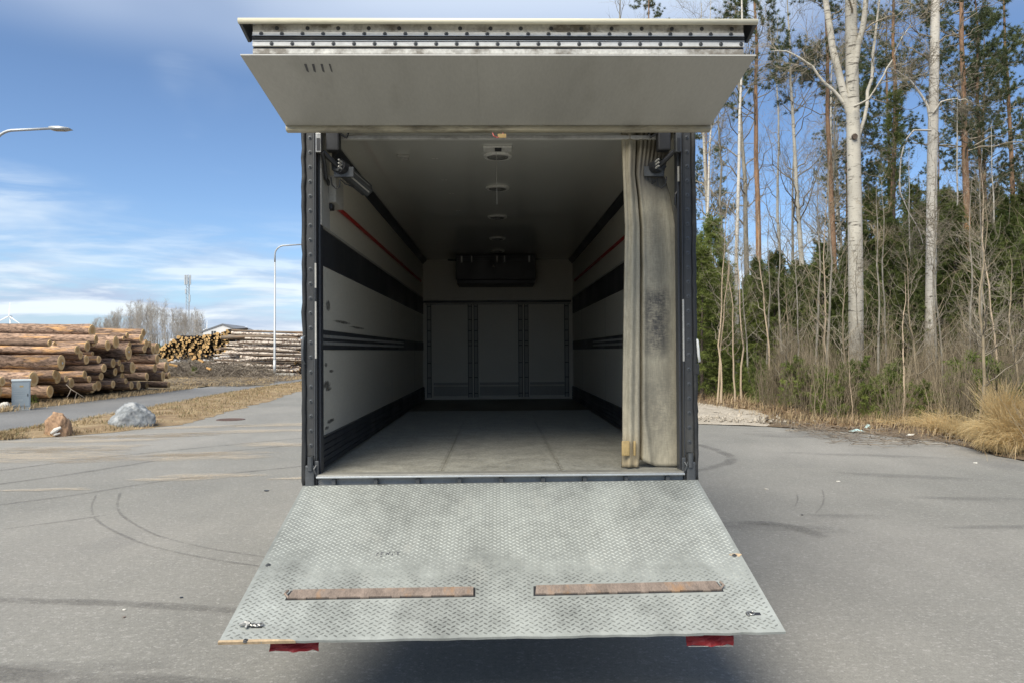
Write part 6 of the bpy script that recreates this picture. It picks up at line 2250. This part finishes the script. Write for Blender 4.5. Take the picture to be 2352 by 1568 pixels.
def tussock(c, n, rad, L, up=.35, wd=.012, locks=26, droop=(1.3, 2.7)):
    la = rn.uniform(0, 6.28, locks)
    q = rn.integers(0, locks, n)
    a = la[q] + rn.normal(size=n) * .16
    r = rad * np.sqrt(rn.random(n))
    k = 10
    s = np.linspace(0, 1, k)
    Ln = L * rn.uniform(.6, 1.1, n)
    ll = rn.uniform(droop[0], droop[1], locks)
    ln = np.where(rn.random(n) < up, rn.uniform(.1, .9, n), ll[q] + rn.normal(size=n) * .2)
    th = ln[:, None] * s ** .9
    ds = Ln[:, None] / (k - 1)
    hx_ = np.cumsum(np.sin(th) * ds, 1); hz_ = np.cumsum(np.cos(th) * ds, 1)
    ba = rn.uniform(0, 6.28, n)
    P_ = np.zeros((n, k, 3))
    P_[..., 0] = c[0] + (r * np.cos(ba))[:, None] + hx_ * np.cos(a)[:, None]
    P_[..., 1] = c[1] + (r * np.sin(ba))[:, None] + hx_ * np.sin(a)[:, None]
    P_[..., 2] = c[2] + hz_
    P_ += rn.normal(size=P_.shape) * .012 * s[None, :, None]
    P_[..., 2] = np.maximum(P_[..., 2], .012 if c[2] >= 0 else -1)
    R_ = np.broadcast_to(wd * .5 * np.linspace(1, .3, k), (n, k))
    return polytubes(P_, R_, 3)


tc_ = at(2330, 990, 13.2)
big = [tussock((tc_.x + dx, 13.3 + dy, .0), n_, r_, L_, u_) + (0,) for dx, dy, n_, r_, L_, u_ in (
    (0, 0, 2000, .20, .84, .38), (.36, .1, 1700, .24, .86, .3), (-.20, -.12, 900, .16, .52, .2), (.12, -.30, 1500, .24, .68, .2), (.66, -.2, 1500, .3, .85, .3), (-.05, .20, 650, .12, 1.12, .85))]
o = link('grass_tussock', np_mesh('grass_tussock', big, [M['straw']]))
tag(o, 'big golden dry grass tussock at the right edge of the asphalt', 'grass tussock')
for k, (px, Y, sc_) in enumerate(((2170, 15.9, .55), (2130, 16.6, .42), (2205, 15.3, .5), (2060, 17.2, .35), (2235, 14.9, .45))):
    c = at_ground(px, Y)
    o = link('grass_tussock', np_mesh('grass_tussock', [tussock((0, 0, -.08), int(420 * sc_ * 2), .30, .8 * sc_ * 1.4, .15, .009, 18) + (0,)], [M['straw']]), None, c)
    tag(o, 'small dry grass tuft at the asphalt edge, ' + ['left of the leaning sapling', 'by the bent pale birch', 'between two like it', 'smallest, near the white scrap', 'closest to the big tussock'][k], 'grass tussock', 'small dry tufts left of the big tussock')

# --- litter of dead leaves and twigs along the edge
n = 16000
px = rn.uniform(1600, 2420, n)
off = rn.random(n) ** 1.6 * 7
Y = np.array([edge_Y(p) for p in px]) - .15 + off
X = np.array([at(p, 900, y).x for p, y in zip(px, Y)])
Z = np.array([.012 + forest_h(x, y) * min(1, max(0, (o_ - .1) * .9)) for x, y, o_ in zip(X, Y, off)]) + rn.uniform(.0, .05, n)
C = np.stack([X, Y, Z], 1)
d = norm(rn.normal(size=(n, 3)) * np.array([1, 1, .35]))
v1, f1 = tris(C, d, rn.uniform(.04, .13, n), rn.uniform(.03, .09, n), rn)
vg, fg = grass_blades(rn, X[:7000] + rn.normal(size=7000) * .3, Y[:7000] + .3, Z[:7000], rn.uniform(.12, .38, 7000), rn.uniform(.006, .012, 7000), .9)
v2, f2 = heap('litter', rn, 900, (6.6, 10.5), (14.2, 21), lambda a, b: .10, .2, .9, .007, .12)
o = link('leaf_litter', np_mesh('leaf_litter', [(v1, f1, 0), (vg, fg, 1), (v2, f2, 2)], [M['dead_leaf'], M['straw_verge'], M['brush']]))
tag(o, 'brown dead leaves, twigs and withered grass along the wood edge', 'leaf litter', None, 'stuff')

# --- loose stones on the gravel patch
n = 3200
sx = rn.uniform(3.0, 7.4, n); sy = rn.uniform(18.3, 30, n)
ok = (sy > 19.6 - (sx - 3.4) * .35 + .05) & (sx < 7.2 - np.maximum(0, sy - 21) * .12)
sx, sy = sx[ok], sy[ok]
n = len(sx)
oct_ = np.array([[1, 0, 0], [0, 1, 0], [-1, 0, 0], [0, -1, 0], [0, 0, 1], [0, 0, -1]], float)
of = np.array([[0, 1, 4], [1, 2, 4], [2, 3, 4], [3, 0, 4], [1, 0, 5], [2, 1, 5], [3, 2, 5], [0, 3, 5]])
ss = rn.uniform(.012, .05, n) * np.where(rn.random(n) < .04, 2.2, 1)
V = (oct_[None] * rn.uniform(.6, 1.3, (n, 6, 1)) + rn.normal(size=(n, 6, 3)) * .18) * ss[:, None, None] + np.stack([sx, sy, np.full(n, .07)], 1)[:, None]
o = link('gravel_stones', np_mesh('gravel_stones', [(V.reshape(-1, 3), (of[None] + np.arange(n)[:, None, None] * 6).reshape(-1, 3), 0)], [M['gravel']]))
tag(o, 'loose pale stones strewn over the gravel patch beside the truck', 'gravel', None, 'stuff')

# --- withered grass on the verge on the left
n = 26000
t = rn.random(n); u = rn.random(n) ** .9
def along(pl, t):
    L = np.concatenate([[0], np.cumsum([math.dist(a, b) for a, b in zip(pl[:-1], pl[1:])])])
    a = np.array(pl)
    return np.stack([np.interp(t * L[-1], L, a[:, 0]), np.interp(t * L[-1], L, a[:, 1])], 1)
tt = t ** 1.7
A_, B_ = along(VN, tt), along(VF, tt)
q = A_ + (B_ - A_) * (u * .98 + .01)[:, None]
hh = np.array([fbm(a, b, 1.6, 9.0) for a, b in q])
kp = hh > np.where(q[:, 1] < 20, -.05, -.28)
q, hh, uu = q[kp], hh[kp], u[kp]
n = len(q)
z = .01 + .09 * np.sin(np.pi * uu) ** .6
vg, fg = grass_blades(rn, q[:, 0] + rn.normal(size=n) * .07, q[:, 1] + rn.normal(size=n) * .07, z - .01, rn.uniform(.03, .10, n) * (1 + .6 * hh), rn.uniform(.007, .013, n), 1.5)
k = int(n * .12)
vg2, fg2 = grass_blades(rn, q[:k, 0], q[:k, 1], z[:k], rn.uniform(.04, .12, k), rn.uniform(.008, .014, k), .8)
o = link('dry_grass', np_mesh('dry_grass', [(vg, fg, 0), (vg2, fg2, 1)], [M['straw_verge'], M['grass']]))
tag(o, 'withered straw-brown grass on the verge round the boulders', 'grass', None, 'stuff')
# tufts at the foot of the logs and on the slash ground
n = 16000
X = rn.uniform(-26, -12.2, n); Y = rn.uniform(38.5, 56, n)
k1 = X < -11.8 - (Y < 45) * 1.0
X, Y = X[k1], Y[k1]
X2 = rn.normal(size=1500) * .22 - 14.45; Y2 = rn.uniform(22.6, 36.5, 1500)
X = np.concatenate([X, X2]); Y = np.concatenate([Y, Y2])
n = len(X)
vg, fg = grass_blades(rn, X, Y, np.full(n, .04), rn.uniform(.06, .24, n), rn.uniform(.012, .024, n), 1.0)
o = link('slash_grass', np_mesh('slash_grass', [(vg, fg, 0), ], [M['straw_verge']]))
tag(o, 'withered grass tufts round the log piles and brushwood', 'grass', None, 'stuff')
p_ = at(453, 866, 50)
place('young_pine', SMALLP[0], (p_.x, 49.5, -.2), 1.0, .75, 'green conifer sprig in front of the brushwood heap', 'seedling')
p_ = gr(79, 932, 0)
place('young_pine', SMALLP[1], (p_.x, p_.y, -.1), 2.0, .35, 'small green sprig at the foot of the near logs by the cabinet', 'seedling')
# dead branches leaning on the near logs
for k, pts in enumerate((((152, 882), (163, 893), (180, 903), (200, 917)), ((163, 893), (158, 905), (153, 912)), ((176, 902), (172, 915), (170, 925)))):
    m = MB()
    m.tube([at(a, b, 25.3 - .2 * i) for i, (a, b) in enumerate(pts)], [.009, .008, .006, .004][:len(pts)], 5)
    o = m.build('dead_branch', M['brush'])
    tag(o, 'thin dead branch hanging from the near log pile, ' + ['longest one', 'short left one', 'short right one'][k], 'branch', 'dead branches on the near log pile')

# --- litter of plastic and paper at the wood edge
for k, (px, py, w_, hh_, mt, lb) in enumerate(((1975, 993, .30, .06, 'litter_blue', 'pale blue plastic sheet lying at the asphalt edge'), (2000, 989, .18, .14, 'litter_blue', 'crumpled pale blue plastic beside the sheet'),
                                               (1945, 969, .13, .10, 'litter_blue', 'small blue-white plastic scrap under the broken stem'), (2100, 1003, .22, .05, 'litter_white', 'white paper scrap at the edge right of blue plastic'),
                                               (2222, 1013, .30, .06, 'litter_white', 'pale flat wood piece by the leaning sapling foot'), (2345, 1048, .10, .05, 'litter_white', 'white scrap at the far right edge'),
                                               (2165, 990, .40, .04, 'pallet', 'pale broken branch lying in the small tufts'))):
    g_ = gr(px, py, .02)
    rr_ = random.Random(900 + k)
    nx_, ny_ = 7, 5
    vs, fs = [], []
    for i in range(nx_):
        for j in range(ny_):
            u_, v_ = i / (nx_ - 1) - .5, j / (ny_ - 1) - .5
            e_ = 1 - 2 * max(abs(u_), abs(v_))
            vs.append((u_ * w_ * rr_.uniform(.85, 1.1), v_ * w_ * .6, .005 + hh_ * (.3 + .7 * rr_.random()) * min(1, e_ * 1.6 + .15)))
    for i in range(nx_ - 1):
        for j in range(ny_ - 1):
            a = i * ny_ + j
            fs.append((a, a + ny_, a + ny_ + 1, a + 1))
    m = MB(); m.add(vs, fs)
    o = m.build('litter', M[mt], None, loc=(g_.x, g_.y + .15, .03), rot=(0, 0, rr_.uniform(-.4, .4)))
    md = o.modifiers.new('thick', 'SOLIDIFY'); md.thickness = .004
    tag(o, lb, 'litter')

# --- bare grove far on the left
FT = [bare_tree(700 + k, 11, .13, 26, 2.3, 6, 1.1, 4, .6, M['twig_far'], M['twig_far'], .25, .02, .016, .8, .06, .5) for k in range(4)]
GT = [(205, 735), (218, 742), (232, 735), (255, 722), (280, 712), (300, 706), (330, 700), (352, 696), (372, 700), (390, 708), (410, 716), (430, 718), (448, 720), (466, 728)]
for k in range(72):
    px = rt.uniform(206, 468)
    Y = rt.uniform(150, 185)
    ytop = lerp_tab(GT, px) + rt.uniform(-3, 22)
    p = at(px, 800, Y)
    h = top_h(ytop, Y)
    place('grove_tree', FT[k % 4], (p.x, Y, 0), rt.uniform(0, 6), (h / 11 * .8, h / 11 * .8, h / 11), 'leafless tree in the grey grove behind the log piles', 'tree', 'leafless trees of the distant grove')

for o in COL.objects:
    if o.type == 'MESH' and o.parent is None and 'label' not in o and 'kind' not in o:
        o['kind'] = 'thing'
